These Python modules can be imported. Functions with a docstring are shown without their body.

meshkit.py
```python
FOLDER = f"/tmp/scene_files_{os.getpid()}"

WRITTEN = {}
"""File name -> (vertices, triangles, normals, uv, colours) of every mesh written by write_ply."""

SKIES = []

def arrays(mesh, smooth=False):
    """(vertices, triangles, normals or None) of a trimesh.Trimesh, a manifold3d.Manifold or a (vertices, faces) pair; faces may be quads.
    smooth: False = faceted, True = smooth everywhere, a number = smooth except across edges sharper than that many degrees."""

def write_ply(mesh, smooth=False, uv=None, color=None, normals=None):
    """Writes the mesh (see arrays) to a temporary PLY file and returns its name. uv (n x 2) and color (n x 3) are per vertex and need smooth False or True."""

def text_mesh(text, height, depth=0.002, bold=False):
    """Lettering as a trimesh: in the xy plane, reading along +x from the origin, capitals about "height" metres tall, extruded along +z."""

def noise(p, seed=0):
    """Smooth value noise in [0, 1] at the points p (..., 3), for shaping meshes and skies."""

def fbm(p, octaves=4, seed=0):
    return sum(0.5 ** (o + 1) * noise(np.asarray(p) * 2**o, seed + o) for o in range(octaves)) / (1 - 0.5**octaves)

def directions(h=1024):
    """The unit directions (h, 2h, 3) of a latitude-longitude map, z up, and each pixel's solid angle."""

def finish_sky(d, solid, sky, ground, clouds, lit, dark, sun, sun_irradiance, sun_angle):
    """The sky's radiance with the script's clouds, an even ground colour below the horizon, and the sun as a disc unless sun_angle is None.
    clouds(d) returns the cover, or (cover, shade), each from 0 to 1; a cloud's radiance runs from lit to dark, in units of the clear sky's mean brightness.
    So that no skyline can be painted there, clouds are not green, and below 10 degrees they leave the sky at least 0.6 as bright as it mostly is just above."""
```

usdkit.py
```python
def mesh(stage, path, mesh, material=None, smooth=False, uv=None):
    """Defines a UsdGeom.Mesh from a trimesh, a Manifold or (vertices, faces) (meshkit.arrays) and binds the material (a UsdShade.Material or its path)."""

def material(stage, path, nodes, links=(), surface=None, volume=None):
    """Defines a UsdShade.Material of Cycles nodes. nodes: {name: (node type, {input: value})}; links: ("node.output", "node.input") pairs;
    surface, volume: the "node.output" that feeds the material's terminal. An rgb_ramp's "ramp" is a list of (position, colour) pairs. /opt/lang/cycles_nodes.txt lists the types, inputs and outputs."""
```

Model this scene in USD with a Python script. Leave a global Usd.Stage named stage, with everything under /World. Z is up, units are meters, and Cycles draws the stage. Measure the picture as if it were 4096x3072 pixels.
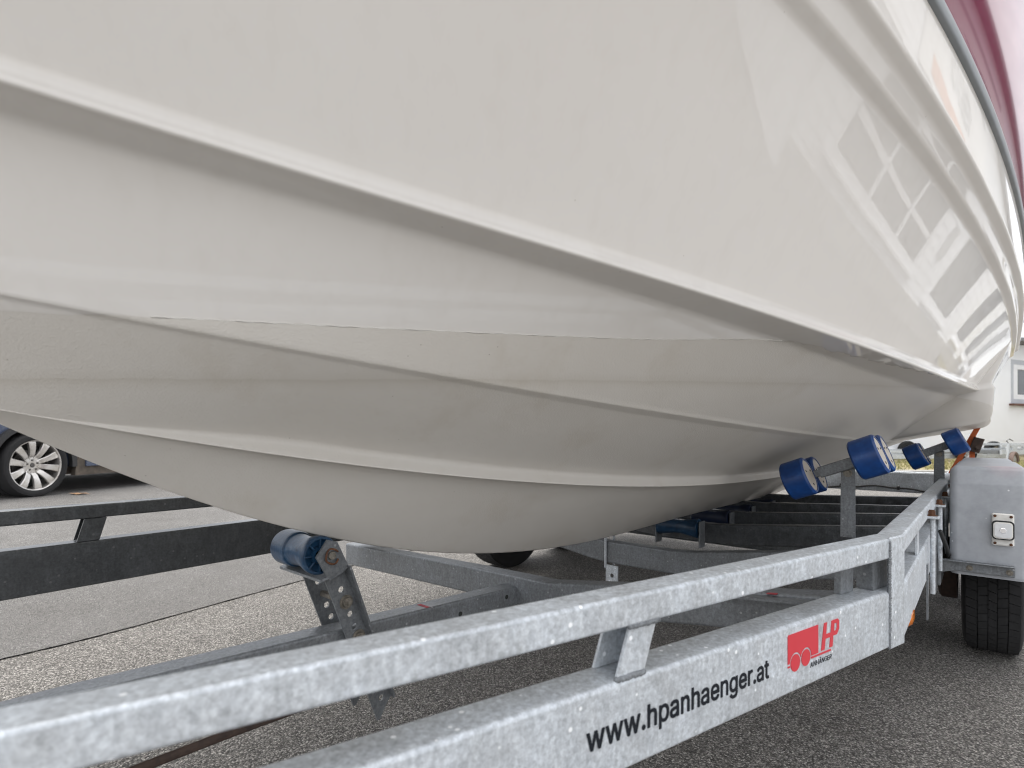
import math, random
import numpy as np, trimesh, usdkit, meshkit
import shapely.geometry as sg
from shapely import affinity
from shapely.ops import unary_union
from scipy.interpolate import PchipInterpolator as Pchip
from pxr import Usd, UsdGeom, UsdLux, UsdShade, Gf, Sdf
random.seed(7); rng = np.random.default_rng(7)
stage = Usd.Stage.CreateInMemory()
UsdGeom.SetStageUpAxis(stage, UsdGeom.Tokens.z); UsdGeom.SetStageMetersPerUnit(stage, 1.0)
UsdGeom.Xform.Define(stage, '/World'); UsdGeom.Scope.Define(stage, '/World/Looks')

# ---------------------------------------------------------------- camera, sky, sun, exposure
EYE = np.array([0., 0., .85])
cam = UsdGeom.Camera.Define(stage, '/World/camera')
cam.CreateHorizontalApertureAttr(36.0); cam.CreateVerticalApertureAttr(27.0)
cam.CreateFocalLengthAttr(36.0 * 2150 / 4096)
cam.CreateVerticalApertureOffsetAttr(27.0 * (1740 - 1536) / 3072)
cam.CreateClippingRangeAttr(Gf.Vec2f(.05, 2000))
cam.AddTranslateOp().Set(Gf.Vec3d(*EYE)); cam.AddRotateXOp().Set(90.0)
cam.CreateFStopAttr(4.8); cam.CreateFocusDistanceAttr(1.45)
cam.CreateExposureAttr(1.42)
SUN_EL, SUN_AZ = math.radians(80), math.radians(-65)      # azimuth = atan2(x, y): high, a little ahead and to the left
def material(name, nodes, links, surface): return usdkit.material(stage, '/World/Looks/' + name, nodes, links, surface=surface)
dome = UsdLux.DomeLight.Define(stage, '/World/sky'); dome.GetPrim().SetCustomDataByKey('kind', 'structure')
dome.GetPrim().SetCustomDataByKey('label', 'pale overcast sky with soft clouds'); dome.GetPrim().SetCustomDataByKey('category', 'sky')
sky = material('overcast_sky', {
    'tc': ('texture_coordinate', {}),
    'sky': ('sky_texture', {'sky_type': 'single_scattering', 'sun_disc': False, 'sun_elevation': SUN_EL, 'sun_rotation': SUN_AZ, 'altitude': 200.0}),
    'map': ('mapping', {'scale': (1.0, 1.0, 2.2)}),
    'n': ('noise_texture', {'scale': 2.1, 'detail': 6.0, 'roughness': .55}),
    'tone': ('rgb_ramp', {'ramp': [(.25, (4.4, 4.6, 5.1)), (.5, (7.0, 7.05, 7.2)), (.75, (10.5, 10.4, 10.2))]}),
    'mix': ('mix_color', {'use_clamp': False, 'fac': .92}),
    'sep': ('separate_xyz', {}), 'grad': ('map_range', {'from_min': 0.0, 'from_max': 1.0, 'to_min': .66, 'to_max': 1.15, 'clamp': True}),
    'mul': ('vector_math', {'math_type': 'scale'}),
    'bg': ('background_shader', {'strength': .10})},
    [('tc.generated', 'map.vector'), ('map.vector', 'n.vector'), ('n.fac', 'tone.fac'),
     ('tc.generated', 'sep.vector'), ('sep.z', 'grad.value'), ('tone.color', 'mul.vector1'), ('grad.result', 'mul.scale'),
     ('sky.color', 'mix.a'), ('mul.vector', 'mix.b'), ('mix.result', 'bg.color')], 'bg.background')
UsdShade.MaterialBindingAPI.Apply(dome.GetPrim()).Bind(sky)
sun = UsdLux.DistantLight.Define(stage, '/World/sun')
sun.CreateIntensityAttr(.40); sun.CreateAngleAttr(38.0); sun.CreateNormalizeAttr(True); sun.CreateColorAttr(Gf.Vec3f(1, .96, .9))
sun.AddRotateXYZOp().Set(Gf.Vec3f(90 - math.degrees(SUN_EL), 0, 180 - math.degrees(SUN_AZ)))

# ---------------------------------------------------------------- the two frames: world, and the trailer's own axes (right, aft, up) seen from the eye point
F_, U0, V0 = 2150., 2048., 1740.
A_ = np.array([(3927 - U0) / F_, 1, -(1765 - V0) / F_]); A_ /= np.linalg.norm(A_)
R_ = np.array([A_[1], -A_[0], 0]); R_ /= np.linalg.norm(R_)
B = np.array([R_, A_, np.cross(R_, A_)])
XC = -1.16                                                   # the boat's and trailer's centreline
def world(q): return EYE + np.asarray(q, float) @ B
def ground_z(x): return .049 * np.maximum(0, -1.2 - np.maximum(x, -8))
def qray(u, v): return B @ np.array([(u - U0) / F_, 1, -(v - V0) / F_])

# ---------------------------------------------------------------- prim helpers
_used = {}
def free(parent, name):
    k = (parent, name); n = _used.get(k, 0); _used[k] = n + 1
    return f'{parent}/{name}' if n == 0 else f'{parent}/{name}_{n:03d}'
def tag(prim, label=None, cat=None, group=None, kind=None):
    for k, v in (('label', label), ('category', cat), ('group', group), ('kind', kind)):
        if v: prim.SetCustomDataByKey(k, v)
    return prim
class Thing:
    """An Xform at the thing's base. frame 'q': its parts are given in trailer axes, 'w': in world axes."""
    def __init__(s, name, label, cat, at, frame='w', group=None, kind=None):
        s.path = free('/World', name); s.at = np.asarray(at, float); s.frame = frame
        x = UsdGeom.Xform.Define(stage, s.path)
        if frame == 'q':
            m = Gf.Matrix4d(1); p = world(s.at)
            for i in range(3): m.SetRow(i, Gf.Vec4d(*map(float, B[i]), 0))
            m.SetRow(3, Gf.Vec4d(*map(float, p), 1)); x.AddTransformOp().Set(m)
        else: x.AddTranslateOp().Set(Gf.Vec3d(*map(float, s.at)))
        s.prim = tag(x.GetPrim(), label, cat, group, kind)
    def part(s, name, mesh, mat, smooth=30, label=None, parent=None, kind=None):
        v, f = (mesh.vertices, mesh.faces) if hasattr(mesh, 'vertices') else mesh
        p = free(parent or s.path, name)
        m = usdkit.mesh(stage, p, (np.asarray(v, float) - s.at, np.asarray(f)), M[mat], smooth=smooth)
        tag(m.GetPrim(), label, kind=kind); return p
def solo(name, mesh, mat, label, cat=None, kind=None, smooth=30, group=None):
    p = free('/World', name); m = usdkit.mesh(stage, p, mesh, M[mat], smooth=smooth)
    return tag(m.GetPrim(), label, cat, group, kind)
cat_ = trimesh.util.concatenate

# ---------------------------------------------------------------- shape helpers
def T(mesh, R=None, t=(0, 0, 0)):
    m = mesh.copy()
    if R is not None: m.vertices = m.vertices @ np.asarray(R).T
    m.vertices = m.vertices + np.asarray(t, float); return m
def rrect(w, h, r, n=3):
    out = []
    for cx, cy, a0 in ((w/2-r, h/2-r, 0), (-w/2+r, h/2-r, 90), (-w/2+r, -h/2+r, 180), (w/2-r, -h/2+r, 270)):
        for k in range(n + 1):
            a = math.radians(a0 + 90 * k / n); out.append((cx + r*math.cos(a), cy + r*math.sin(a)))
    return np.array(out)
def sweep(profile, pts, up=(0, 0, 1), closed_ends=True, wall=None):
    """Sweeps a closed profile (x across, y up) along a polyline with mitred corners."""
    pts = np.asarray(pts, float); n = len(pts); up = np.asarray(up, float); rings = []
    d = np.diff(pts, axis=0); d /= np.linalg.norm(d, axis=1)[:, None]
    for i in range(n):
        a, b = d[max(i-1, 0)], d[min(i, n-2)]
        t = a + b; t /= np.linalg.norm(t)
        side = np.cross(a, up); side /= np.linalg.norm(side); u2 = np.cross(side, a)
        ring = pts[i] + profile[:, :1]*side + profile[:, 1:]*u2
        rel = ring - pts[i]; ring = ring - a * ((rel @ t) / (a @ t))[:, None]
        rings.append(ring)
    m = len(profile); v = np.vstack(rings); f = []
    for i in range(n-1):
        for j in range(m):
            k = (j+1) % m; f += [(i*m+j, i*m+k, (i+1)*m+k), (i*m+j, (i+1)*m+k, (i+1)*m+j)]
    if closed_ends:
        for i, s in ((0, -1), (n-1, 1)):
            c = len(v); v = np.vstack([v, rings[i].mean(0)[None]])
            for j in range(m):
                k = (j+1) % m; f.append((c, i*m+j, i*m+k) if s > 0 else (c, i*m+k, i*m+j))
    me = trimesh.Trimesh(v, f, process=False)
    if me.volume < 0: me.invert()
    return me
def bar(p0, p1, w, h, r=.006, up=(0, 0, 1)): return sweep(rrect(w, h, min(r, w/2.01, h/2.01)), [p0, p1], up)
def rbox(c, s, r=.004, R=None):
    """Box with chamfered edges, centre c, size s, axes R."""
    x, y, z = np.array(s)/2
    v = []
    for sx in (-1, 1):
        for sy in (-1, 1):
            for sz in (-1, 1):
                for k in range(3):
                    p = np.array([sx*x, sy*y, sz*z]); q = np.array([sx, sy, sz])*min(r, x*.9, y*.9, z*.9)
                    q[k] = 0; v.append(p - q)
    m = trimesh.convex.convex_hull(np.array(v))
    return T(m, R, c)
def frame(x, y):
    x = np.asarray(x, float); x /= np.linalg.norm(x); z = np.cross(x, y); z /= np.linalg.norm(z)
    return np.column_stack([x, np.cross(z, x), z])
def tube(pts, r, n=10, caps=True, up=None):
    a = np.linspace(0, 2*np.pi, n, endpoint=False); prof = np.column_stack([np.cos(a), np.sin(a)])*r
    pts = np.asarray(pts, float); d = pts[-1]-pts[0]
    up = up if up is not None else (0, 0, 1) if abs(d[2]) < .9*np.linalg.norm(d) else (0, 1, 0)
    return sweep(prof, pts, up, caps)
def lathe(profile, axis_p, axis_d, n=40, close=False):
    """Revolves (radius, along) pairs about an axis."""
    pr = np.asarray(profile, float); d = np.asarray(axis_d, float); d /= np.linalg.norm(d)
    h = np.array([0, 0, 1.]) if abs(d[2]) < .9 else np.array([1., 0, 0])
    e1 = np.cross(d, h); e1 /= np.linalg.norm(e1); e2 = np.cross(d, e1)
    a = np.linspace(0, 2*np.pi, n, endpoint=False); m = len(pr); v = []
    for t in a: v.append(np.asarray(axis_p) + pr[:, :1]*(np.cos(t)*e1 + np.sin(t)*e2) + pr[:, 1:]*d)
    v = np.vstack(v); f = []
    for i in range(n):
        for j in range(m if close else m-1):
            k = (i+1) % n; j2 = (j+1) % m
            f += [(i*m+j, i*m+j2, k*m+j2), (i*m+j, k*m+j2, k*m+j)]
    me = trimesh.Trimesh(v, f, process=False); me.merge_vertices()
    if me.volume < 0: me.invert()
    return me
def extrude(poly, h, R, t):
    """Extrudes a shapely polygon by h along the third axis of R, from origin t."""
    gs = getattr(poly, 'geoms', [poly])
    return T(cat_([trimesh.creation.extrude_polygon(g, h, engine='earcut') for g in gs]), R, t)
def bolt(p, d, r=.009, h=.007, washer=True):
    d = np.asarray(d, float)/np.linalg.norm(d); h0 = np.array([0, 0, 1.]) if abs(d[2]) < .9 else np.array([1., 0, 0])
    e1 = np.cross(d, h0); e1 /= np.linalg.norm(e1); R = np.column_stack([e1, np.cross(d, e1), d])
    hexa = sg.Polygon([(r*math.cos(k*math.pi/3), r*math.sin(k*math.pi/3)) for k in range(6)])
    ms = [extrude(hexa, h, R, np.asarray(p) + d*.0018)]
    ms.append(T(trimesh.creation.cylinder(radius=r*.72, height=h*.5, sections=12), R, np.asarray(p)+d*(h+.002)))
    if washer: ms.append(T(trimesh.creation.cylinder(radius=r*1.45, height=.002, sections=18), R, np.asarray(p)+d*.001))
    return cat_(ms)

# ---------------------------------------------------------------- materials
M = {}
def flat(name, col, rough=.5, metal=0., **kw):
    M[name] = material(name, {'p': ('principled_bsdf', {'base_color': col, 'roughness': rough, 'metallic': metal, **kw})}, [], 'p.BSDF')
def noisy(name, stops, scale, rough=.5, metal=0., bump=.0, bscale=None, detail=5., dist=.002, rr=None, stretch=(1, 1, 1), **kw):
    n = {'g': ('geometry', {}), 'm': ('mapping', {'scale': stretch}), 'n': ('noise_texture', {'scale': scale, 'detail': detail, 'roughness': .6}),
         'r': ('rgb_ramp', {'ramp': stops}), 'p': ('principled_bsdf', {'roughness': rough, 'metallic': metal, **kw})}
    l = [('g.position', 'm.vector'), ('m.vector', 'n.vector'), ('n.fac', 'r.fac'), ('r.color', 'p.base_color')]
    if bump:
        n['b'] = ('noise_texture', {'scale': bscale or scale*4, 'detail': 3.0}); n['bb'] = ('bump', {'strength': bump, 'distance': dist})
        l += [('m.vector', 'b.vector'), ('b.fac', 'bb.height'), ('bb.normal', 'p.normal')]
    if rr:
        n['rr'] = ('rgb_ramp', {'ramp': [(.3, (rr[0],)*3), (.7, (rr[1],)*3)]}); l += [('n.fac', 'rr.fac'), ('rr.color', 'p.roughness')]
    M[name] = material(name, n, l, 'p.BSDF')
def gelcoat():
    """Glossy warm white shell: faint streaks of dried water, sparse specks, slightly uneven gloss."""
    n = {'g': ('geometry', {}), 'n': ('noise_texture', {'scale': 1.6, 'detail': 5.0}), 'r': ('rgb_ramp', {'ramp': [(.3, (.64, .612, .578)), (.7, (.66, .636, .602))]}),
         'st': ('mapping', {'scale': (1, 1, .09)}), 'w': ('noise_texture', {'scale': 26.0, 'detail': 5.0, 'roughness': .65}), 'wr': ('rgb_ramp', {'ramp': [(.25, (.95, .942, .93)), (.5, (1, 1, 1)), (1, (1, 1, 1))]}), 'm': ('mix_color', {'blend_type': 'multiply', 'fac': .55}),
         'v': ('voronoi_texture', {'scale': 17.0}), 'vr': ('rgb_ramp', {'ramp': [(0, (.62, .60, .57)), (.022, (.75, .73, .70)), (.035, (1, 1, 1)), (1, (1, 1, 1))]}), 'm2': ('mix_color', {'blend_type': 'multiply', 'fac': .5}),
         'rr': ('rgb_ramp', {'ramp': [(.3, (.018,)*3), (.7, (.035,)*3)]}), 'b': ('noise_texture', {'scale': 5.5, 'detail': 2.0}), 'bp': ('bump', {'strength': .05, 'distance': .006}), 'p': ('principled_bsdf', {})}
    l = [('g.position', 'n.vector'), ('n.fac', 'r.fac'), ('g.position', 'st.vector'), ('st.vector', 'w.vector'), ('w.fac', 'wr.fac'), ('r.color', 'm.a'), ('wr.color', 'm.b'), ('g.position', 'v.vector'), ('v.distance', 'vr.fac'), ('m.result', 'm2.a'), ('vr.color', 'm2.b'),
         ('m2.result', 'p.base_color'), ('n.fac', 'rr.fac'), ('rr.color', 'p.roughness'), ('g.position', 'b.vector'), ('b.fac', 'bp.height'), ('bp.normal', 'p.normal')]
    M['gelcoat'] = material('gelcoat', n, l, 'p.BSDF')
gelcoat()
def antifouling():
    """Matt bottom paint: rolled texture, faint dirt, a faint old waterline (its height is measured along the boat's own up axis)."""
    nv = B[2] - .05*B[1]; lv = float(EYE @ nv) + .073
    n = {'g': ('geometry', {}), 'n': ('noise_texture', {'scale': 2.6, 'detail': 6.0, 'roughness': .6}), 'r': ('rgb_ramp', {'ramp': [(.28, (.555, .523, .475)), (.5, (.572, .542, .497)), (.72, (.585, .558, .515))]}),
         'd': ('vector_math', {'math_type': 'dot_product', 'vector2': tuple(nv)}), 'w': ('noise_texture', {'scale': 14.0, 'detail': 3.0}), 'wm': ('math', {'math_type': 'multiply_add', 'value2': .008}),
         'mr': ('map_range', {'from_min': lv - .012, 'from_max': lv + .022, 'to_min': 0.0, 'to_max': 1.0, 'clamp': True}), 'lr': ('rgb_ramp', {'ramp': [(0, (1, 1, 1)), (.3, (.96, .955, .945)), (.52, (.88, .865, .84)), (.60, (.95, .945, .935)), (1, (1, 1, 1))]}),
         'mm': ('mix_color', {'blend_type': 'multiply', 'fac': 1.0}), 'sm': ('mapping', {'scale': (1, 1, .25)}), 'dn': ('noise_texture', {'scale': 5.0, 'detail': 5.0, 'roughness': .7}), 'dr': ('rgb_ramp', {'ramp': [(.28, (.92, .90, .87)), (.45, (1, 1, 1)), (1, (1, 1, 1))]}), 'm2': ('mix_color', {'blend_type': 'multiply', 'fac': .8}),
         'vs': ('voronoi_texture', {'scale': 21.0}), 'vsr': ('rgb_ramp', {'ramp': [(0, (.42, .40, .37)), (.022, (.6, .58, .55)), (.034, (1, 1, 1)), (1, (1, 1, 1))]}), 'm3': ('mix_color', {'blend_type': 'multiply', 'fac': .7}),
         'b1': ('noise_texture', {'scale': 230.0, 'detail': 3.0, 'roughness': .55}), 'bp': ('bump', {'strength': .4, 'distance': .0018}), 'p': ('principled_bsdf', {'roughness': .34, 'specular_ior_level': .45})}
    l = [('g.position', 'n.vector'), ('n.fac', 'r.fac'), ('g.position', 'd.vector1'), ('g.position', 'w.vector'), ('w.fac', 'wm.value1'), ('d.value', 'wm.value3'), ('wm.value', 'mr.value'), ('mr.result', 'lr.fac'), ('r.color', 'mm.a'), ('lr.color', 'mm.b'),
         ('g.position', 'sm.vector'), ('sm.vector', 'dn.vector'), ('dn.fac', 'dr.fac'), ('mm.result', 'm2.a'), ('dr.color', 'm2.b'), ('m2.result', 'm3.a'), ('g.position', 'vs.vector'), ('vs.distance', 'vsr.fac'), ('vsr.color', 'm3.b'), ('m3.result', 'p.base_color'), ('g.position', 'b1.vector'), ('b1.fac', 'bp.height'), ('bp.normal', 'p.normal')]
    M['antifouling'] = material('antifouling', n, l, 'p.BSDF')
antifouling()
noisy('red_gelcoat', [(.3, (.10, .014, .034)), (.7, (.12, .018, .042))], 3, rough=.05, specular_ior_level=.30)
noisy('rubber_strip', [(.3, (.17, .185, .195)), (.7, (.21, .225, .235))], 12, rough=.45)
def galvanised(name, k=1.0, seed=0., ro=(.40, .58)):
    n = {'g': ('geometry', {}), 'off': ('mapping', {'location': (seed, seed, 0)}),
         'cell': ('voronoi_texture', {'scale': 150.0, 'randomness': 1.0}), 'cw': ('separate_color', {}),
         'big': ('noise_texture', {'scale': 11.0, 'detail': 7.0, 'roughness': .6, 'distortion': .8}),
         'fine': ('noise_texture', {'scale': 170.0, 'detail': 4.0, 'roughness': .7}),
         'st': ('mapping', {'scale': (1, 1, .20)}), 'run': ('noise_texture', {'scale': 130.0, 'detail': 4.0}),
         'spots': ('voronoi_texture', {'scale': 33.0, 'randomness': 1.0}), 'sp': ('rgb_ramp', {'ramp': [(0, (1, 1, 1)), (.085, (.85,)*3), (.115, (0, 0, 0)), (1, (0, 0, 0))]}),
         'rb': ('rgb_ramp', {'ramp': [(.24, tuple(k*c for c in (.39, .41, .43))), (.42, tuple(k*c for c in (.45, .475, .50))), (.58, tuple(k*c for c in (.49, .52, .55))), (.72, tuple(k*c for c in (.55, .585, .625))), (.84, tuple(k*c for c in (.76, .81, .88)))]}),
         'rf': ('rgb_ramp', {'ramp': [(.3, (.70,)*3), (.5, (1, 1, 1)), (.70, (1.24,)*3)]}),
         'rr': ('rgb_ramp', {'ramp': [(.35, (.86, .865, .87)), (.55, (1, 1, 1)), (.75, (1.16, 1.16, 1.15))]}),
         'a': ('mix_color', {'blend_type': 'multiply', 'fac': .85, 'use_clamp': False}), 'b': ('mix_color', {'blend_type': 'multiply', 'fac': .8, 'use_clamp': False}),
         'c': ('mix_color', {'b': (k*.86, k*.88, k*.90)}), 'rc': ('rgb_ramp', {'ramp': [(0, (.90,)*3), (1, (1.10,)*3)]}), 'd': ('mix_color', {'blend_type': 'multiply', 'fac': 1.0, 'use_clamp': False}),
         'ro': ('rgb_ramp', {'ramp': [(.3, (ro[0],)*3), (.7, (ro[1],)*3)]}), 'bp': ('bump', {'strength': .14, 'distance': .0012}), 'bsum': ('math', {'math_type': 'add'}),
         'p': ('principled_bsdf', {'metallic': .5})}
    l = [('g.position', 'off.vector'), ('off.vector', 'cell.vector'), ('off.vector', 'big.vector'), ('off.vector', 'fine.vector'), ('off.vector', 'st.vector'), ('st.vector', 'run.vector'),
         ('off.vector', 'spots.vector'), ('big.fac', 'rb.fac'), ('fine.fac', 'rf.fac'), ('run.fac', 'rr.fac'), ('rb.color', 'a.a'), ('rf.color', 'a.b'), ('a.result', 'b.a'), ('rr.color', 'b.b'),
         ('cell.color', 'cw.color'), ('cw.r', 'rc.fac'), ('b.result', 'd.a'), ('rc.color', 'd.b'), ('spots.distance', 'sp.fac'), ('sp.color', 'c.fac'), ('d.result', 'c.a'), ('c.result', 'p.base_color'),
         ('big.fac', 'ro.fac'), ('ro.color', 'p.roughness'), ('fine.fac', 'bsum.value1'), ('run.fac', 'bsum.value2'), ('bsum.value', 'bp.height'), ('bp.normal', 'p.normal')]
    M[name] = material(name, n, l, 'p.BSDF')
galvanised('galvanised', 1.13); galvanised('galvanised_dull_shade', .40, 3.3); galvanised('galvanised_mid_shade', .32, 5.1); galvanised('galvanised_deep_shade', .21, 7.7, (.2, .34))  # darker copies of one zinc: shade under the boat and on far rails painted in
noisy('blue_polyurethane', [(.30, (.002, .026, .115)), (.58, (.003, .042, .175)), (.70, (.010, .07, .22)), (.80, (.12, .20, .34))], 30, rough=.36, bump=.15, bscale=160)
noisy('shaded_blue', [(.3, (.0015, .005, .018)), (.7, (.003, .010, .034))], 30, rough=.5)  # the roller blue with the deep shade under the keel painted in
noisy('worn_shaded_blue', [(.3, (.003, .016, .040)), (.6, (.006, .034, .075)), (.78, (.06, .09, .14))], 45, rough=.4, bump=.3, bscale=160)  # scuffed roller blue, its dark tone also painting in shade under the boat
noisy('cream_plastic', [(.3, (.42, .38, .32)), (.7, (.52, .47, .41))], 30, rough=.5)
noisy('rubber', [(.3, (.005, .005, .0055)), (.7, (.011, .011, .012))], 30, rough=.85, bump=.15, bscale=200)
noisy('side_rubber', [(.3, (.03, .028, .026)), (.7, (.075, .07, .062))], 30, rough=.8)
noisy('black_plastic', [(.3, (.010, .010, .011)), (.7, (.02, .02, .021))], 60, rough=.5)
noisy('rust', [(.3, (.055, .022, .012)), (.6, (.12, .05, .022)), (.8, (.22, .11, .055))], 90, rough=.85, bump=.4, bscale=300)
noisy('dark_rust', [(.3, (.022, .014, .011)), (.7, (.06, .036, .026))], 60, rough=.8, bump=.3)
noisy('bolt_steel', [(.3, (.12, .11, .09)), (.6, (.24, .22, .19)), (.8, (.3, .25, .18))], 120, rough=.45, metal=.7, bump=.2)
def grey_plastic():
    """Weathered mudguard plastic: mottled grey, paint specks, a pink rub mark at the top outer corner."""
    c = world((.062, 2.52, -.09))
    n = {'g': ('geometry', {}), 'n': ('noise_texture', {'scale': 14.0, 'detail': 7.0, 'roughness': .7}), 'r': ('rgb_ramp', {'ramp': [(.28, (.27, .285, .305)), (.5, (.33, .345, .37)), (.68, (.375, .39, .415)), (.8, (.45, .47, .50))]}),
         'v': ('voronoi_texture', {'scale': 24.0}), 'vr': ('rgb_ramp', {'ramp': [(0, (1, 1, 1)), (.055, (.9,)*3), (.085, (0, 0, 0)), (1, (0, 0, 0))]}), 'm': ('mix_color', {'b': (.70, .71, .72)}),
         'd': ('vector_math', {'math_type': 'distance', 'vector2': tuple(c)}), 'mr': ('map_range', {'from_min': .015, 'from_max': .075, 'to_min': .45, 'to_max': 0.0, 'clamp': True}), 'm2': ('mix_color', {'b': (.44, .22, .25)}),
         'b': ('noise_texture', {'scale': 350.0, 'detail': 2.0}), 'bp': ('bump', {'strength': .2, 'distance': .0012}), 'p': ('principled_bsdf', {'roughness': .42})}
    l = [('g.position', 'n.vector'), ('n.fac', 'r.fac'), ('g.position', 'v.vector'), ('v.distance', 'vr.fac'), ('r.color', 'm.a'), ('vr.color', 'm.fac'), ('g.position', 'd.vector1'), ('d.value', 'mr.value'), ('m.result', 'm2.a'), ('mr.result', 'm2.fac'),
         ('m2.result', 'p.base_color'), ('g.position', 'b.vector'), ('b.fac', 'bp.height'), ('bp.normal', 'p.normal')]
    M['grey_plastic'] = material('grey_plastic', n, l, 'p.BSDF')
grey_plastic()
flat('paint_edge', (.68, .66, .62), .5)
noisy('dry_leaf', [(.3, (.25, .14, .07)), (.7, (.42, .27, .16))], 60, rough=.9)
noisy('white_plastic', [(.3, (.60, .58, .54)), (.7, (.72, .71, .68))], 40, rough=.45)
flat('lens_clear', (.85, .86, .88), .12, transmission_weight=.35, coat_weight=.5)
flat('reflector_silver', (.8, .8, .82), .18, .9)
flat('amber_lens', (.75, .20, .012), .15, transmission_weight=.25, coat_weight=.4)
flat('red_print', (.52, .03, .045), .42); flat('black_print', (.008, .010, .014), .6, specular_ior_level=.2); flat('red_sticker', (.35, .02, .02), .5)
flat('pale_print', (.50, .52, .53), .45); noisy('red_paint_mark', [(.3, (.24, .02, .03)), (.7, (.33, .05, .06))], 80, rough=.7)
noisy('orange_webbing', [(.3, (.42, .085, .022)), (.7, (.58, .15, .05))], 200, rough=.8, bump=.4, bscale=700)
noisy('red_stain', [(.3, (.40, .19, .21)), (.7, (.48, .26, .28))], 30, rough=.5)
flat('seam_line', (.50, .50, .48), .4)

def asphalt(name, lo, hi, scale=150., patch=1.0):
    n = {'g': ('geometry', {}), 'v': ('voronoi_texture', {'scale': scale, 'randomness': 1.0}), 'v2': ('voronoi_texture', {'scale': scale*2.3, 'randomness': 1.0}),
         'vs': ('separate_color', {}), 'v2s': ('separate_color', {}),
         'sr': ('rgb_ramp', {'ramp': [(0, lo), (.45, tuple(.55*a+.45*b for a, b in zip(lo, hi))), (.8, hi), (1, tuple(min(1, 1.75*c) for c in hi))]}),
         's2': ('rgb_ramp', {'ramp': [(0, (.62,)*3), (1, (1.3,)*3)]}),
         'gap': ('rgb_ramp', {'ramp': [(0, (1, 1, 1)), (.45, (.95,)*3), (.72, (.34,)*3), (1, (.25,)*3)]}),
         'big': ('noise_texture', {'scale': 1.7, 'detail': 8.0, 'roughness': .72}), 'br': ('rgb_ramp', {'ramp': [(.28, (.62, .61, .60)), (.42, (.92, .915, .91)), (.55, (1, 1, 1)), (.72, (1.25, 1.25, 1.26))]}),
         'm1': ('mix_color', {'blend_type': 'multiply', 'fac': .9, 'use_clamp': False}), 'm2': ('mix_color', {'blend_type': 'multiply', 'fac': 1.0, 'use_clamp': False}), 'm3': ('mix_color', {'blend_type': 'multiply', 'fac': patch, 'use_clamp': False}),
         'h': ('math', {'math_type': 'multiply', 'value2': -1.0}), 'bp': ('bump', {'strength': .9, 'distance': .006}), 'p': ('principled_bsdf', {'roughness': .82})}
    l = [('g.position', 'v.vector'), ('g.position', 'v2.vector'), ('g.position', 'big.vector'), ('v.color', 'vs.color'), ('v2.color', 'v2s.color'), ('vs.r', 'sr.fac'), ('v2s.g', 's2.fac'), ('v.distance', 'gap.fac'),
         ('big.fac', 'br.fac'), ('sr.color', 'm1.a'), ('s2.color', 'm1.b'), ('m1.result', 'm2.a'), ('gap.color', 'm2.b'), ('m2.result', 'm3.a'), ('br.color', 'm3.b'), ('m3.result', 'p.base_color'),
         ('v.distance', 'h.value1'), ('h.value', 'bp.height'), ('bp.normal', 'p.normal')]
    M[name] = material(name, n, l, 'p.BSDF')
asphalt('coarse_asphalt', (.098, .091, .082), (.315, .299, .278), 215.)
asphalt('fine_asphalt', (.155, .149, .141), (.262, .254, .243), 320.)
noisy('tar', [(.38, (.035, .033, .031)), (.62, (.15, .143, .135))], 23, rough=.7, bump=.3)
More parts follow.
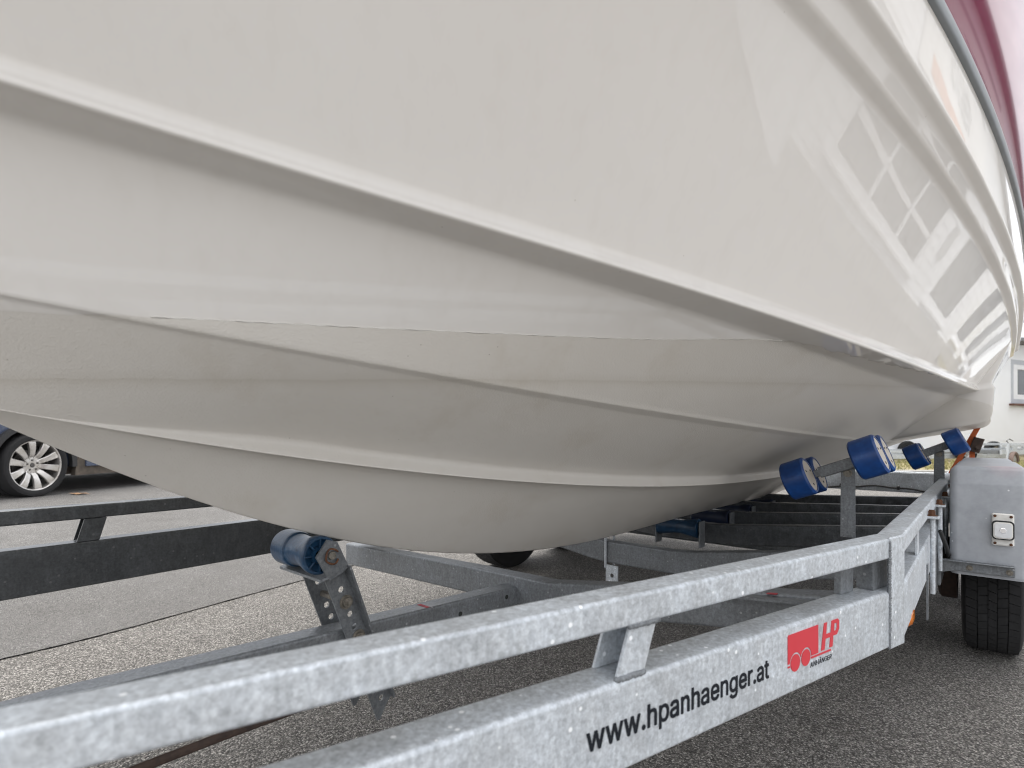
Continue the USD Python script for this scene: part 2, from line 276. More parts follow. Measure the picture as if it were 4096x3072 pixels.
noisy('concrete', [(.3, (.30, .29, .27)), (.7, (.42, .41, .385))], 6, rough=.9, bump=.3, bscale=70)
noisy('dry_grass', [(.3, (.10, .085, .045)), (.5, (.26, .22, .12)), (.7, (.36, .31, .20))], 9, rough=.95, bump=.5, bscale=50, dist=.05)
noisy('grass_blade', [(.3, (.09, .13, .03)), (.5, (.26, .24, .10)), (.72, (.42, .36, .20))], 2.1, rough=.9)
noisy('white_wall', [(.3, (.815, .83, .855)), (.7, (.85, .865, .89))], 1.2, rough=.55)
noisy('window_frame', [(.3, (.72, .73, .75)), (.7, (.78, .79, .80))], 5, rough=.35)
noisy('grey_frame', [(.3, (.40, .42, .46)), (.7, (.46, .48, .52))], 5, rough=.4)
flat('window_pane', (.05, .058, .065), .03, coat_weight=.3)
noisy('sill_brown', [(.3, (.10, .045, .03)), (.7, (.15, .07, .05))], 30, rough=.7)
noisy('curtain', [(.3, (.45, .45, .46)), (.7, (.58, .58, .59))], 4, rough=.9)
flat('orange_stripe', (.66, .30, .17), .5); flat('sign_white', (.78, .78, .77), .45); flat('sign_grey', (.40, .41, .42), .5)
noisy('roof_grey', [(.3, (.16, .16, .165)), (.7, (.22, .22, .225))], 3, rough=.8)
flat('car_paint', (.045, .06, .10), .22, .3, coat_weight=1.0); flat('car_glass', (.012, .014, .016), .03)
noisy('car_underbody', [(.3, (.05, .042, .034)), (.7, (.12, .10, .08))], 14, rough=.9)
noisy('alloy', [(.3, (.44, .42, .39)), (.55, (.58, .56, .54)), (.85, (.68, .67, .65))], 9, rough=.24, metal=.8)
flat('brake_steel', (.10, .095, .09), .5, .6)
noisy('dark_slot', [(.3, (.010, .012, .012)), (.7, (.02, .024, .022))], 8, rough=.7)
noisy('brown_tyre', [(.3, (.09, .06, .05)), (.7, (.16, .11, .09))], 12, rough=.7)

# ================================================================ GROUND
def sheet(poly_xy, dz, step=None):
    """A sheet following the sloping ground, dz above it; poly_xy a list of points (fan) or a grid."""
    p = np.asarray(poly_xy, float); tri = trimesh.creation.triangulate_polygon(sg.Polygon(p), engine='earcut')
    v = np.column_stack([tri[0], ground_z(tri[0][:, 0]) + dz]); f = tri[1]
    m = trimesh.Trimesh(v, f, process=False)
    if m.face_normals[:, 2].mean() < 0: m.invert()
    return m
xs = np.array([-250, -60, -30, -12, -8, -4, -1.2, 0, 4, 8, 14, 30, 60, 250.]); ys = np.array([-250, -60, -20, -5, 0, 5, 12, 30, 80, 250.])
gv = np.array([(x, y, float(ground_z(x))) for x in xs for y in ys]); gf = []
for i in range(len(xs)-1):
    for j in range(len(ys)-1):
        a = i*len(ys)+j; gf += [(a, a+len(ys), a+len(ys)+1), (a, a+len(ys)+1, a+1)]
solo('ground', (gv, np.array(gf)), 'coarse_asphalt', 'worn grey asphalt yard under the trailer', 'ground', 'structure', smooth=False)
SEAM = np.array([(-3.6, -.6), (-2.7, .6), (-1.859, 1.951), (-1.735, 2.134), (-1.628, 2.324), (-1.378, 2.826), (-1.2, 3.17), (-.992, 3.583), (-.657, 4.061), (.2, 5.3), (1.6, 7.6)])
patch_area = sg.Polygon(list(SEAM) + [(1.6, 7.6), (-8, 12.0), (-8, -.6)]).buffer(0)
pieces = [patch_area.intersection(sg.box(a, -50, b, 50)) for a, b in ((-8, -1.2), (-1.2, 50))]      # the ground bends at x = -1.2
patch = cat_([sheet(np.array(g.exterior.coords)[:-1], .004) for g in pieces])
solo('asphalt_patch', patch, 'fine_asphalt', 'smoother grey asphalt beyond the tar joint', 'pavement', 'structure', smooth=False)
def ribbon(pts, w, dz, jitter=0.):
    pts = np.asarray(pts, float); dense = []
    for a, b in zip(pts[:-1], pts[1:]):
        for k in range(14): dense.append(a + (b-a)*k/14)
    dense.append(pts[-1]); dense = np.array(dense); d = np.gradient(dense, axis=0); n = np.column_stack([-d[:, 1], d[:, 0]]); n /= np.linalg.norm(n, axis=1)[:, None]
    jj = rng.normal(0, jitter, (len(dense), 2)); l = dense + n*(w/2 + jj[:, :1]); r = dense - n*(w/2 + jj[:, 1:])
    v = np.vstack([l, r]); v = np.column_stack([v, ground_z(v[:, 0]) + dz]); k = len(dense)
    f = [(i, i+k, i+k+1) for i in range(k-1)] + [(i, i+k+1, i+1) for i in range(k-1)]
    m = trimesh.Trimesh(v, f, process=False)
    if m.face_normals[:, 2].mean() < 0: m.invert()
    return m
solo('tar_joint', ribbon(SEAM, .0045, .008, .0024), 'tar', 'black tar joint between the coarse and the smooth asphalt', 'road joint', 'structure', smooth=False)
crack = np.array([(1.02, 2.02), (1.10, 2.10), (1.20, 2.13), (1.29, 2.24), (1.36, 2.27), (1.47, 2.41), (1.58, 2.44)])
solo('asphalt_crack', ribbon(crack, .003, .004, .0016), 'tar', 'fine crack in the asphalt beside the lettered beam', 'crack', 'structure', smooth=False)
lf = Thing('fallen_leaf', 'crumpled brown leaf lying on the asphalt beside the car wheel', 'leaf', (-4.86, 6.02, float(ground_z(-4.86)) + .005))
a_ = np.linspace(0, 2*np.pi, 15)[:-1]; rr_ = np.array([.075, .05, .07, .045, .06, .042, .066, .05, .06, .04, .055, .045, .065, .05])
lv = np.column_stack([lf.at[0] + rr_*np.cos(a_)*1.5, lf.at[1] + rr_*np.sin(a_), lf.at[2] + .006 + .014*rng.random(14)])
lf.part('blade', (np.vstack([lv, [[lf.at[0], lf.at[1], lf.at[2] + .004]]]), np.array([(i, (i+1) % 14, 14) for i in range(14)])), 'dry_leaf', False)
lf.part('stalk', tube([(lf.at[0]+.08, lf.at[1], lf.at[2]+.012), (lf.at[0]+.15, lf.at[1]-.02, lf.at[2]+.006)], .0025, 6), 'dry_leaf')
# kerb and dry verge in front of the white building
kerb = sweep(rrect(.14, .16, .015), [(3.2, 12.0, .02), (17, 10.7, .02)])
solo('kerb', kerb, 'concrete', 'pale concrete kerb along the dry verge', 'kerb', 'structure')
vv = []; vf = []
nx, ny = 60, 24
for i in range(nx+1):
    for j in range(ny+1):
        x = 2.6 + 20*i/nx; y0 = 12.06 - (x-3.2)*.0942; y = y0 + (19.9-y0)*j/ny
        vv.append((x, y, float(ground_z(x)) + .07 + .07*meshkit.fbm(np.array([x*.9, y*.9, 0]), 4)*(j > 0)))
for i in range(nx):
    for j in range(ny):
        a = i*(ny+1)+j; vf += [(a, a+ny+1, a+ny+2), (a, a+ny+2, a+1)]
solo('verge', (np.array(vv), np.array(vf)), 'dry_grass', 'dry earth verge with yellowed grass', 'verge', 'structure', smooth=True)
bl_v, bl_f = [], []
for k in range(9000):
    x = rng.uniform(3, 19); y0 = 12.15 - (x-3.2)*.0942; y = y0 + (rng.random()**1.6)*4.5
    if meshkit.fbm(np.array([x*.8, y*.8, 3]), 3) < .40 + .12*rng.random(): continue
    h = rng.uniform(.04, .17); a = rng.uniform(0, 6.28); w = rng.uniform(.008, .02); l = rng.normal(0, .06, 2); z = float(ground_z(x)) + .09
    b = len(bl_v); bl_v += [(x-w*math.cos(a), y-w*math.sin(a), z), (x+w*math.cos(a), y+w*math.sin(a), z), (x+l[0], y+l[1], z+h)]; bl_f.append((b, b+1, b+2))
solo('grass', (np.array(bl_v), np.array(bl_f)), 'grass_blade', 'yellow and green grass tufts on the verge behind the trailer', 'grass', 'stuff', smooth=False)

# ================================================================ WHITE BUILDING behind the stern
def wall_frame(p, heading):
    """Axes of a wall: along, up, out (out faces the viewer's side)."""
    a = np.array([math.sin(heading), math.cos(heading), 0]); u = np.array([0, 0, 1.]); return np.column_stack([a, u, np.cross(a, u)]), np.asarray(p, float)
def clapboard(L, H, pitch, depth, holes=()):
    """Horizontal boards, each leaning out over the next; holes (x0, y0, x1, y1) are left open."""
    parts = []
    n = int(H/pitch)
    for k in range(n):
        y0, y1 = k*pitch, (k+1)*pitch; segs = [(0, L)]
        for hx0, hy0, hx1, hy1 in holes:
            if hy0 < (y0+y1)/2 < hy1:
                new = []
                for a, b in segs:
                    if hx0 > a: new.append((a, min(b, hx0)))
                    if hx1 < b: new.append((max(a, hx1), b))
                segs = [q for q in new if q[1]-q[0] > .01]
        for a, b in segs:
            v = np.array([(x, y, z) for x in (a, b) for y, z in ((y0, -.12), (y0, depth), (y1, .004), (y1, -.12))])
            parts.append(trimesh.Trimesh(v, [(0, 1, 5), (0, 5, 4), (1, 2, 6), (1, 6, 5), (2, 3, 7), (2, 7, 6), (0, 2, 1), (0, 3, 2), (4, 5, 6), (4, 6, 7), (0, 4, 7), (0, 7, 3)], process=False))
    return cat_(parts)
def window(t, Rw, o, x0, y0, x1, y1, nx=2, ny=1, frame_w=.07, fm='window_frame', bar_w=.045, depth=.10, curtain=False, name='window', sill=None, lab=None):
    """Frame, bars, panes; frame is the part, panes and bars its sub-parts."""
    W, H = x1-x0, y1-y0; rim = sg.box(0, 0, W, H).difference(sg.box(frame_w, frame_w, W-frame_w, H-frame_w))
    fr = t.part(name, extrude(rim, .06, Rw, o + Rw @ np.array([x0, y0, -depth])), fm, smooth=False, label=lab)
    for i in range(1, nx): t.part('glazing_bar', T(trimesh.creation.box((bar_w, H-2*frame_w, .045)), Rw, o + Rw @ np.array([x0+W*i/nx, y0+H/2, -depth+.027])), fm, False, parent=fr)
    for j in range(1, ny):
        for i in range(nx):
            t.part('glazing_bar', T(trimesh.creation.box(((W-2*frame_w)/nx-bar_w, bar_w*.8, .035)), Rw, o + Rw @ np.array([x0+frame_w+(W-2*frame_w)*(i+.5)/nx, y0+H*j/ny, -depth+.024])), fm, False, parent=fr)
    for i in range(nx):
        for j in range(ny):
            t.part('pane', T(trimesh.creation.box(((W-frame_w)/nx-.012, (H-frame_w)/ny-.012, .008)), Rw, o + Rw @ np.array([x0+frame_w/2+(W-frame_w)*(i+.5)/nx, y0+frame_w/2+(H-frame_w)*(j+.5)/ny, -depth+.004])), 'window_pane', False, parent=fr)
    if curtain: t.part('curtain', T(trimesh.creation.box((W-.1, H*.96, .01)), Rw, o + Rw @ np.array([x0+W/2, y0+H/2, -depth-.03])), 'curtain', False, parent=fr)
    if sill: t.part('sill', T(rbox((0, 0, 0), (W+.26, .07, .16), .008), Rw, o + Rw @ np.array([x0+W/2, y0-.037, .075])), sill, parent=fr)
    return fr
hd = math.radians(66); Rw, o = wall_frame((8.5, 13.9, ground_z(9)-.05), hd)
o = np.array([8.5, 15.2, float(ground_z(9)) - .05])
wb = Thing('white_building', 'white clapboarded building with grey framed window behind the boat stern', 'building', o)
L = 19.0
# window seen past the stern: its left edge stands where the sight line at pixel column 4040 meets the wall
def on_wall(u):
    d = np.array([(u-U0)/F_, 1.]); a = Rw[:2, 0]; s = np.linalg.solve(np.column_stack([a, -d]), -o[:2]); return s[0], s[1]
s0, depth0 = on_wall(4043)
sill_h = .85 + (1740-1614)/F_*depth0 - o[2]
holes = [(s0, sill_h, s0+1.7, sill_h+1.6), (s0+4.4, sill_h, s0+6.1, sill_h+1.6), (s0-5.2, sill_h, s0-3.5, sill_h+1.6)]
holes = [h for h in holes if h[2] < L and h[0] > 0]
H = 4.2
wb.part('wall', T(clapboard(L, H, .14, .006, holes), Rw, o), 'white_wall', False)
wb.part('plinth', T(rbox((L/2, .21, .03), (L+.04, .42, .10), .01), Rw, o), 'concrete', False)
for h in holes:
    fr = window(wb, Rw, o, *h, nx=1, ny=1, frame_w=.17, fm='grey_frame', depth=.05, sill='sill_brown')
    W_, H_ = h[2]-h[0], h[3]-h[1]; sash = sg.box(.17, .17, W_-.17, H_-.17).difference(sg.box(.46, .34, W_-.46, H_-.34))
    wb.part('sash', extrude(sash, .04, Rw, o + Rw @ np.array([h[0], h[1], -.038])), 'window_frame', False, parent=fr)
wb.part('side_wall', T(rbox((0, 0, 0), (.2, H, 7.8), .01), Rw, o + Rw @ np.array([.1, H/2, -4.05])), 'white_wall', False)
wb.part('rear_wall', T(rbox((0, 0, 0), (L, H, .2), .01), Rw, o + Rw @ np.array([L/2, H/2, -8.0])), 'white_wall', False)
wb.part('roof', T(trimesh.convex.convex_hull(np.array([(x, y, z) for x in (-.4, L+.4) for y, z in ((H, .5), (H+.12, .5), (H+1.3, -4), (H, -8.5), (H+.12, -8.5))])), Rw, o), 'roof_grey', False)

# ================================================================ SALES BUILDING to the right of the trailer: it is seen mirrored in the hull
Rq = np.column_stack([-A_, [0, 0, 1.], -R_]); Rq[2, 0] = 0; Rq[:, 0] /= np.linalg.norm(Rq[:, 0]); Rq[:, 2] = np.cross(Rq[:, 0], Rq[:, 1])
sx, sy0, sy1 = 6.2, 5.1, 36.0
so = world((sx, sy1, 0)); so[2] = ground_z(6) - .05; SL = sy1 - sy0
sb = Thing('sales_building', 'white sales hall with wide windows and a lettered sign, mirrored in the glossy hull', 'building', so)
SH = 7.4
at_y = lambda ya, za, yb, zb: (sy1-yb, za, sy1-ya, zb)
sh = [at_y(6.1, .8, 11.2, 2.7), at_y(13.2, .7, 16.8, 2.6), at_y(19.6, .75, 22.8, 2.7), at_y(25, .75, 28.2, 2.7), at_y(30.5, .75, 34, 2.7), at_y(6.3, 3.7, 7.9, 5.0), at_y(15.2, 4.2, 17, 5.6), at_y(19.5, 4.2, 22, 5.6)]
sb.part('wall', T(clapboard(SL, SH, .20, .012, sh), Rq, so), 'white_wall', False)
for k, h in enumerate(sh):
    window(sb, Rq, so, *h, nx=3 if k == 0 else 1, ny=3 if k == 0 else 1, frame_w=.14, bar_w=.13, depth=.06, sill='window_frame')
sb.part('plinth', T(rbox((SL/2, .25, .03), (SL+.02, .50, .10), .01), Rq, so), 'concrete', False)
sb.part('number_plate', T(rbox((0, 0, 0), (.45, .6, .04), .01), Rq, so + Rq @ np.array([sy1-12.2, 1.7, .04])), 'sign_grey', False)
sb.part('end_wall', T(rbox((0, 0, 0), (.2, SH, 7.8), .01), Rq, so + Rq @ np.array([SL-.1, SH/2, -4.05])), 'white_wall', False)
sb.part('roof', T(trimesh.convex.convex_hull(np.array([(x, y, z) for x in (-.3, SL+.3) for y, z in ((SH, .5), (SH+.2, .5), (SH+.9, -4), (SH, -8.4), (SH+.2, -8.4))])), Rq, so), 'roof_grey', False)
sgn = sb.part('shop_sign', T(rbox((0, 0, 0), (7.0, 1.9, .06), .01), Rq, so + Rq @ np.array([sy1-12, 5.95, .06])), 'sign_white', False)
sb.part('stripe', T(rbox((0, 0, 0), (5.6, .30, .012), .003), Rq, so + Rq @ np.array([sy1-12, 5.30, .098])), 'orange_stripe', False, parent=sgn)
sb.part('stripe', T(rbox((0, 0, 0), (5.6, .16, .012), .003), Rq, so + Rq @ np.array([sy1-12, 6.72, .098])), 'sign_grey', False, parent=sgn)
tm = meshkit.text_mesh('VERKAUF', .42, .012, bold=True); tm.vertices[:, 0] -= tm.bounds[:, 0].mean()
sb.part('lettering', T(tm, Rq, so + Rq @ np.array([sy1-11.6, 5.72, .093])), 'sign_grey', False, parent=sgn)

# ================================================================ PARKED TRAILERS beyond the verge (only their galvanised drawbars show)
def wpt(u, v, Y): return np.array([(u-U0)/F_*Y, Y, .85 - (v-V0)/F_*Y])
def parked(name, label, us, vs, Y, wheel=None, group=None, gap=.0):
    a = wpt(us[0], vs[0], Y); b = wpt(us[1], vs[0], Y*1.04); base = (a+b)/2; base[2] = ground_z(base[0]) + .05
    t = Thing(name, label, 'trailer', base, group=group)
    d = (b-a)*np.array([1, 1, 0]); ln = np.linalg.norm(d); d /= ln; nrm = np.array([-d[1], d[0], 0]); z0 = a[2]; hh = .85 - (vs[1]-V0)/F_*Y
    for s in (0, 1.5):
        p = a + nrm*s; q = b + nrm*s
        t.part('top_rail', bar((*p[:2], z0-.03), (*q[:2], z0-.03), .06, .06), 'galvanised')
        t.part('main_beam', bar((*p[:2], hh+.06), (*q[:2], hh+.06), .06, .12), 'galvanised')
        for k in range(4):
            c = p + (q-p)*(k+.5)/4; lo, hi = hh+.12, z0-.06
            if hi-lo > .02: t.part('strut', bar((*c[:2], lo), (*c[:2], hi), .06, .16, up=d), 'galvanised')
    for k in range(5):
        c = a + (b-a)*k/4; t.part('crossbeam', bar((*(c + nrm*.05)[:2], hh+.05), (*(c + nrm*1.46)[:2], hh+.05), .06, .08), 'galvanised_dull_shade')
    for s in (-.16, 1.66):
        c = a + (b-a)*.6 + nrm*s; g = ground_z(c[0]) + .07
        ty = t.part('tyre', lathe([(.16, -.08), (.24, -.09), (.285, -.075), (.30, -.04), (.30, .04), (.285, .075), (.24, .09), (.16, .08)], (c[0], c[1], g+.30), nrm, 28, True), 'rubber')
        t.part('rim', lathe([(0, -.02), (.10, -.03), (.155, -.07), (.165, -.08), (.165, .08), (0, .05)], (c[0], c[1], g+.30), nrm, 24), 'alloy', parent=ty)
    t.part('axle', tube([a + (b-a)*.6 + nrm*-.1 + [0, 0, ground_z(a[0])+.37-a[2]], a + (b-a)*.6 + nrm*1.6 + [0, 0, ground_z(a[0])+.37-a[2]]], .035), 'galvanised_dull_shade')
    if wheel is not None:
        w = wheel; ty = t.part('jockey_wheel', lathe([(.7*w[3], -.03), (.95*w[3], -.045), (w[3], -.02), (w[3], .02), (.95*w[3], .045), (.7*w[3], .03)], wpt(*w[:3]), (.55, -.83, 0), 26, True), 'brown_tyre')
        t.part('wheel_disc', lathe([(0, -.03), (.3*w[3], -.03), (.72*w[3], -.012), (.72*w[3], .012), (0, .03)], wpt(*w[:3]), (.55, -.83, 0), 20), 'alloy', parent=ty)
        t.part('jockey_post', tube([wpt(w[0]-26, w[1]+4, w[2]), wpt(w[0]-22, w[1]-75, w[2])], .035, 12), 'galvanised')
        t.part('fork', bar(wpt(w[0]-24, w[1]-10, w[2]-.06), wpt(w[0]+2, w[1], w[2]-.06), .012, .06), 'galvanised_dull_shade')
        t.part('handle', tube([wpt(w[0]-22, w[1]-75, w[2]), wpt(w[0]-30, w[1]-84, w[2]), wpt(w[0]-18, w[1]-92, w[2]), wpt(w[0]-4, w[1]-84, w[2])], .010, 8), 'rubber')
    return t
t1 = parked('parked_trailer', 'empty galvanised trailer with brown jockey wheel parked before the white wall', (4004, 4400), (1777, 1818), 13.6, wheel=(4056, 1848, 13.2, .26), group='empty trailers parked at the verge')
t2 = parked('parked_trailer', 'lower empty galvanised trailer seen between the strap and the roller post', (3560, 4020), (1803, 1836), 14.6, group='empty trailers parked at the verge')

# ================================================================ PARKED CAR at the left
cd = math.radians(10); ca = np.array([math.sin(cd), math.cos(cd), 0]); co = np.array([math.cos(cd), -math.sin(cd), 0])     # along (towards its tail) and out (its visible flank)
cw = np.array([-.882*5.72, 5.72, 0]); cg = float(ground_z(cw[0])); cR = np.column_stack([ca, [0, 0, 1.], co]); c0 = np.array([cw[0], cw[1], cg])
car = Thing('parked_car', 'dark blue car with ten-spoke alloy wheel parked left of the boat', 'car', c0)
Wc, WB = 1.86, 2.85
prof = sg.Polygon([(-.92, .30), (-.98, .48), (-.95, .72), (-.86, .86), (-.55, .97), (.30, 1.06), (1.35, 1.08), (3.55, 1.08), (3.72, .95), (3.78, .60), (3.70, .30)])
arches = unary_union([affinity.scale(sg.Point(x, .335).buffer(.405, 24), 1, 1) for x in (0, WB)])
body = prof.difference(arches)
def cpt(m): return T(m, cR, c0 - co*Wc)
car.part('body', extrude(body.buffer(-.03).buffer(.03), Wc-.10, cR, c0 - co*(Wc-.05+.02)), 'car_paint', 30)
for side in (0, 1):
    z_ = -.07 if side == 0 else -(Wc-.05+.02)
    flank = body.buffer(-.012)
    car.part('door', extrude(sg.box(.62, .42, 1.55, 1.0), .022, cR, c0 + co*(z_+.0 if side == 0 else z_-.022)), 'car_paint', False)
    car.part('door', extrude(sg.box(1.575, .42, 2.36, 1.0), .022, cR, c0 + co*(z_ if side == 0 else z_-.022)), 'car_paint', False)
    for x in (0, WB):
        ring = sg.Point(x, .335).buffer(.455, 32).difference(sg.Point(x, .335).buffer(.40, 32)).intersection(sg.box(x-.6, .30, x+.6, 1.2))
        car.part('wheel_arch', extrude(ring, .05, cR, c0 + co*(z_-.005 if side == 0 else z_-.04)), 'black_plastic', 30)
    car.part('sill', extrude(sg.Polygon([(.44, .20), (.46, .36), (.50, .42), (2.38, .42), (2.42, .36), (2.42, .20)]), .06, cR, c0 + co*(z_-.03 if side == 0 else z_-.03)), 'car_underbody', False)
    car.part('side_skirt', extrude(sg.Polygon([(.56, .30), (.56, .425), (2.34, .425), (2.34, .30)]), .02, cR, c0 + co*(z_+.03 if side == 0 else z_-.05)), 'car_paint', False)
gh = np.array([(x, y, z) for x, y, i in ((.35, 1.05, .08), (3.50, 1.07, .08), (1.05, 1.50, .26), (1.9, 1.56, .26), (3.1, 1.52, .26)) for z in (-i-.02, -(Wc-.04)+i)])
car.part('cabin_glass', T(trimesh.convex.convex_hull(gh), cR, c0), 'car_glass', False)
rf = np.array([(x, y, z) for x, y, i in ((1.0, 1.49, .27), (1.9, 1.565, .27), (3.15, 1.52, .27)) for z in (-i-.02, -(Wc-.04)+i)]); rf = np.vstack([rf, rf + [0, .035, 0]])
car.part('roof', T(trimesh.convex.convex_hull(rf), cR, c0), 'car_paint', False)
car.part('underbody', extrude(sg.box(.42, .21, 2.40, .36), Wc-.30, cR, c0 - co*(Wc-.15)), 'car_underbody', False)
for x in (-.955,):
    for z_ in (-.35, -1.5): car.part('headlight', T(rbox((x, .74, z_), (.05, .13, .36), .02), cR, c0), 'lens_clear')
def car_wheel(c, out, steer=0.):
    """Tyre, rim with ten spokes, hub and nuts."""
    st = math.radians(steer); d = np.array([out[0]*math.cos(st)-out[1]*math.sin(st), out[0]*math.sin(st)+out[1]*math.cos(st), 0])
    e1 = np.array([0, 0, 1.]); e2 = np.cross(d, e1); RR = np.column_stack([e2, e1, d])
    ty = car.part('tyre', lathe([(.262, -.10), (.275, -.125), (.30, -.132), (.325, -.125), (.338, -.10), (.3395, -.02), (.334, -.018), (.334, -.006), (.3395, -.004), (.3395, .06), (.338, .10), (.325, .125), (.30, .132), (.275, .122), (.262, .105)], c, d, 64, True), 'rubber', 40)
    car.part('rim', lathe([(.255, -.11), (.262, -.11), (.262, .100), (.268, .108), (.266, .116), (.258, .113), (.250, .098), (.246, .03), (.246, -.11)], c, d, 64, True), 'alloy', 30, parent=ty)
    for k in range(10):
        a = 2*math.pi*(k+.3)/10; cs, sn = math.cos(a), math.sin(a)
        def P(r, w, z): return [r*cs - w*sn, r*sn + w*cs, z]
        v = []
        for r, w, z, th in ((.055, .018, .064, .045), (.085, .026, .062, .04), (.11, .0265, .084, .03), (.17, .030, .102, .03), (.235, .037, .106, .03), (.257, .040, .100, .03)):
            v += [P(r, -w, z-th), P(r, w, z-th), P(r, w, z-.005), P(r, w-.006, z), P(r, -w+.006, z), P(r, -w, z-.005)]
        v = np.array(v); f = []
        for i in range(5):
            for j in range(6): q = (j+1) % 6; f += [(i*6+j, i*6+q, i*6+6+q), (i*6+j, i*6+6+q, i*6+6+j)]
        f += [(0, j+1, j) for j in range(1, 5)] + [(30, 30+j, 31+j) for j in range(1, 5)]
        mm = trimesh.Trimesh(v, f, process=False); mm = mm if mm.volume > 0 else trimesh.Trimesh(v, np.array(f)[:, ::-1], process=False)
        car.part('spoke', T(mm, RR, c), 'alloy', 30, parent=ty)
    car.part('hub', lathe([(0, .052), (.022, .052), (.026, .060), (.045, .062), (.074, .058), (.078, .03), (0, .03)], c, d, 32), 'alloy', parent=ty)
    car.part('hub_bore', lathe([(0, .066), (.018, .066), (.024, .060), (0, .055)], c, d, 20), 'brake_steel', parent=ty)
    for k in range(5):
        a = 2*math.pi*(k+.2)/5; p = c + RR @ np.array([.055*math.cos(a), .055*math.sin(a), .058])
        car.part('wheel_nut', bolt(p, d, .010, .010, False), 'brake_steel', parent=ty)
    car.part('brake_disc', lathe([(0, -.02), (.16, -.02), (.16, 0), (0, 0)], c, d, 32), 'brake_steel', parent=ty)
    car.part('wheel_back', lathe([(0, -.06), (.245, -.06), (.245, -.05), (0, -.05)], c, d, 32), 'dark_slot', parent=ty)
up_ = np.array([0, 0, .3395])
car_wheel(c0 - co*.132 + up_, co); car_wheel(c0 + ca*WB - co*.132 + up_, co)
car_wheel(c0 - co*(Wc-.132) + up_, -co); car_wheel(c0 + ca*WB - co*(Wc-.132) + up_, -co)
car.part('arch_liner', extrude(sg.Point(0, .335).buffer(.42, 24).difference(sg.Point(0, .335).buffer(.40, 24)).intersection(sg.box(-.6, .335, .6, 1)), Wc-.2, cR, c0 - co*(Wc-.1)), 'dark_slot', 30)

# ================================================================ BOAT (trailer axes; X = distance from the centreline)
def fit(rows, s=.00006):
    from scipy.interpolate import UnivariateSpline
    r = np.array(rows, float); return UnivariateSpline(r[:, 0], r[:, 1], k=3, s=s*len(r)), UnivariateSpline(r[:, 0], r[:, 2], k=3, s=s*len(r))
KEEL = [(-1.7, 1.62), (-1.4, 1.26), (-1.0, .87), (-.7, .60), (-.4, .355), (-.1, .145), (.106, .024), (.16, -.006), (.259, -.062), (.357, -.112), (.49, -.170), (.59, -.209), (.703, -.249), (.924, -.310), (1.26, -.363), (1.507, -.382), (1.916, -.397), (2.5, -.40), (3.7, -.40), (4.4, -.40)]
LS1 = [(-.3, .012, .14), (-.1, .03, .10), (.122, .062, .03), (.19, .079, .008), (.291, .109, -.010), (.406, .145, -.026), (.556, .184, -.048), (.919, .267, -.092), (1.25, .314, -.122), (1.765, .364, -.152), (2.44, .402, -.175), (2.756, .414, -.181), (3.5, .43, -.19), (4.4, .44, -.19)]
LS2 = [(-.5, .04, .255), (-.2, .115, .222), (.086, .205, .186), (.162, .231, .176), (.284, .278, .160), (.381, .318, .148), (.497, .364, .132), (.737, .442, .107), (.964, .506, .085), (1.291, .578, .060), (1.669, .641, .038), (2.061, .685, .022), (2.725, .729, .010), (3.5, .76, 0), (4.4, .78, -.01)]
LC = [(-1.1, .0, .46), (-.7, .135, .445), (-.3, .255, .42), (.07, .365, .387), (.217, .43, .373), (.397, .522, .346), (.57, .603, .32), (.768, .681, .298), (.929, .74, .28), (1.161, .815, .26), (1.486, .898, .237), (2.058, 1.009, .222), (2.528, 1.073, .224), (3.161, 1.128, .250), (3.7, 1.16, .275), (4.4, 1.19, .31)]
LN1 = [(-1.4, .0, .95), (-.6, .40, .88), (0, .66, .80), (.5, .81, .75), (.904, .94, .68), (1.076, .984, .668), (1.223, 1.016, .656), (1.402, 1.054, .638), (1.707, 1.111, .608), (1.974, 1.155, .582), (2.25, 1.185, .567), (2.57, 1.217, .555), (2.99, 1.245, .548), (3.54, 1.268, .532), (4.23, 1.293, .498), (4.4, 1.297, .48)]
LN2 = [(-1.45, .0, 1.0), (-.6, .44, .92), (0, .71, .835), (.5, .86, .78), (1.039, 1.0, .731), (1.132, 1.027, .714), (1.277, 1.063, .702), (1.43, 1.098, .686), (1.613, 1.133, .662), (1.809, 1.167, .638), (1.975, 1.192, .618), (2.256, 1.225, .608), (2.67, 1.252, .608), (3.08, 1.274, .605), (3.63, 1.294, .575), (4.24, 1.311, .527), (4.4, 1.314, .50)]
LG = [(-1.6, .0, 1.15), (-.6, .48, 1.0), (0, .76, .915), (.6, .93, .855), (1.23, 1.087, .804), (1.395, 1.1225, .783), (1.607, 1.153, .782), (1.85, 1.188, .782), (2.1, 1.220, .765), (2.55, 1.266, .722), (3.2, 1.305, .705), (4.25, 1.345, .69), (4.4, 1.35, .685)]
zk_ = fit([(y, 0, z) for y, z in KEEL], .00002)[1]
fS1, fS2, fC, fN1, fN2, fG = (fit(L_) for L_ in (LS1, LS2, LC, LN1, LN2, LG))
sstep = lambda a, b, x: np.clip((x-a)/(b-a), 0, 1)**2*(3-2*np.clip((x-a)/(b-a), 0, 1))
STERN = 4.26
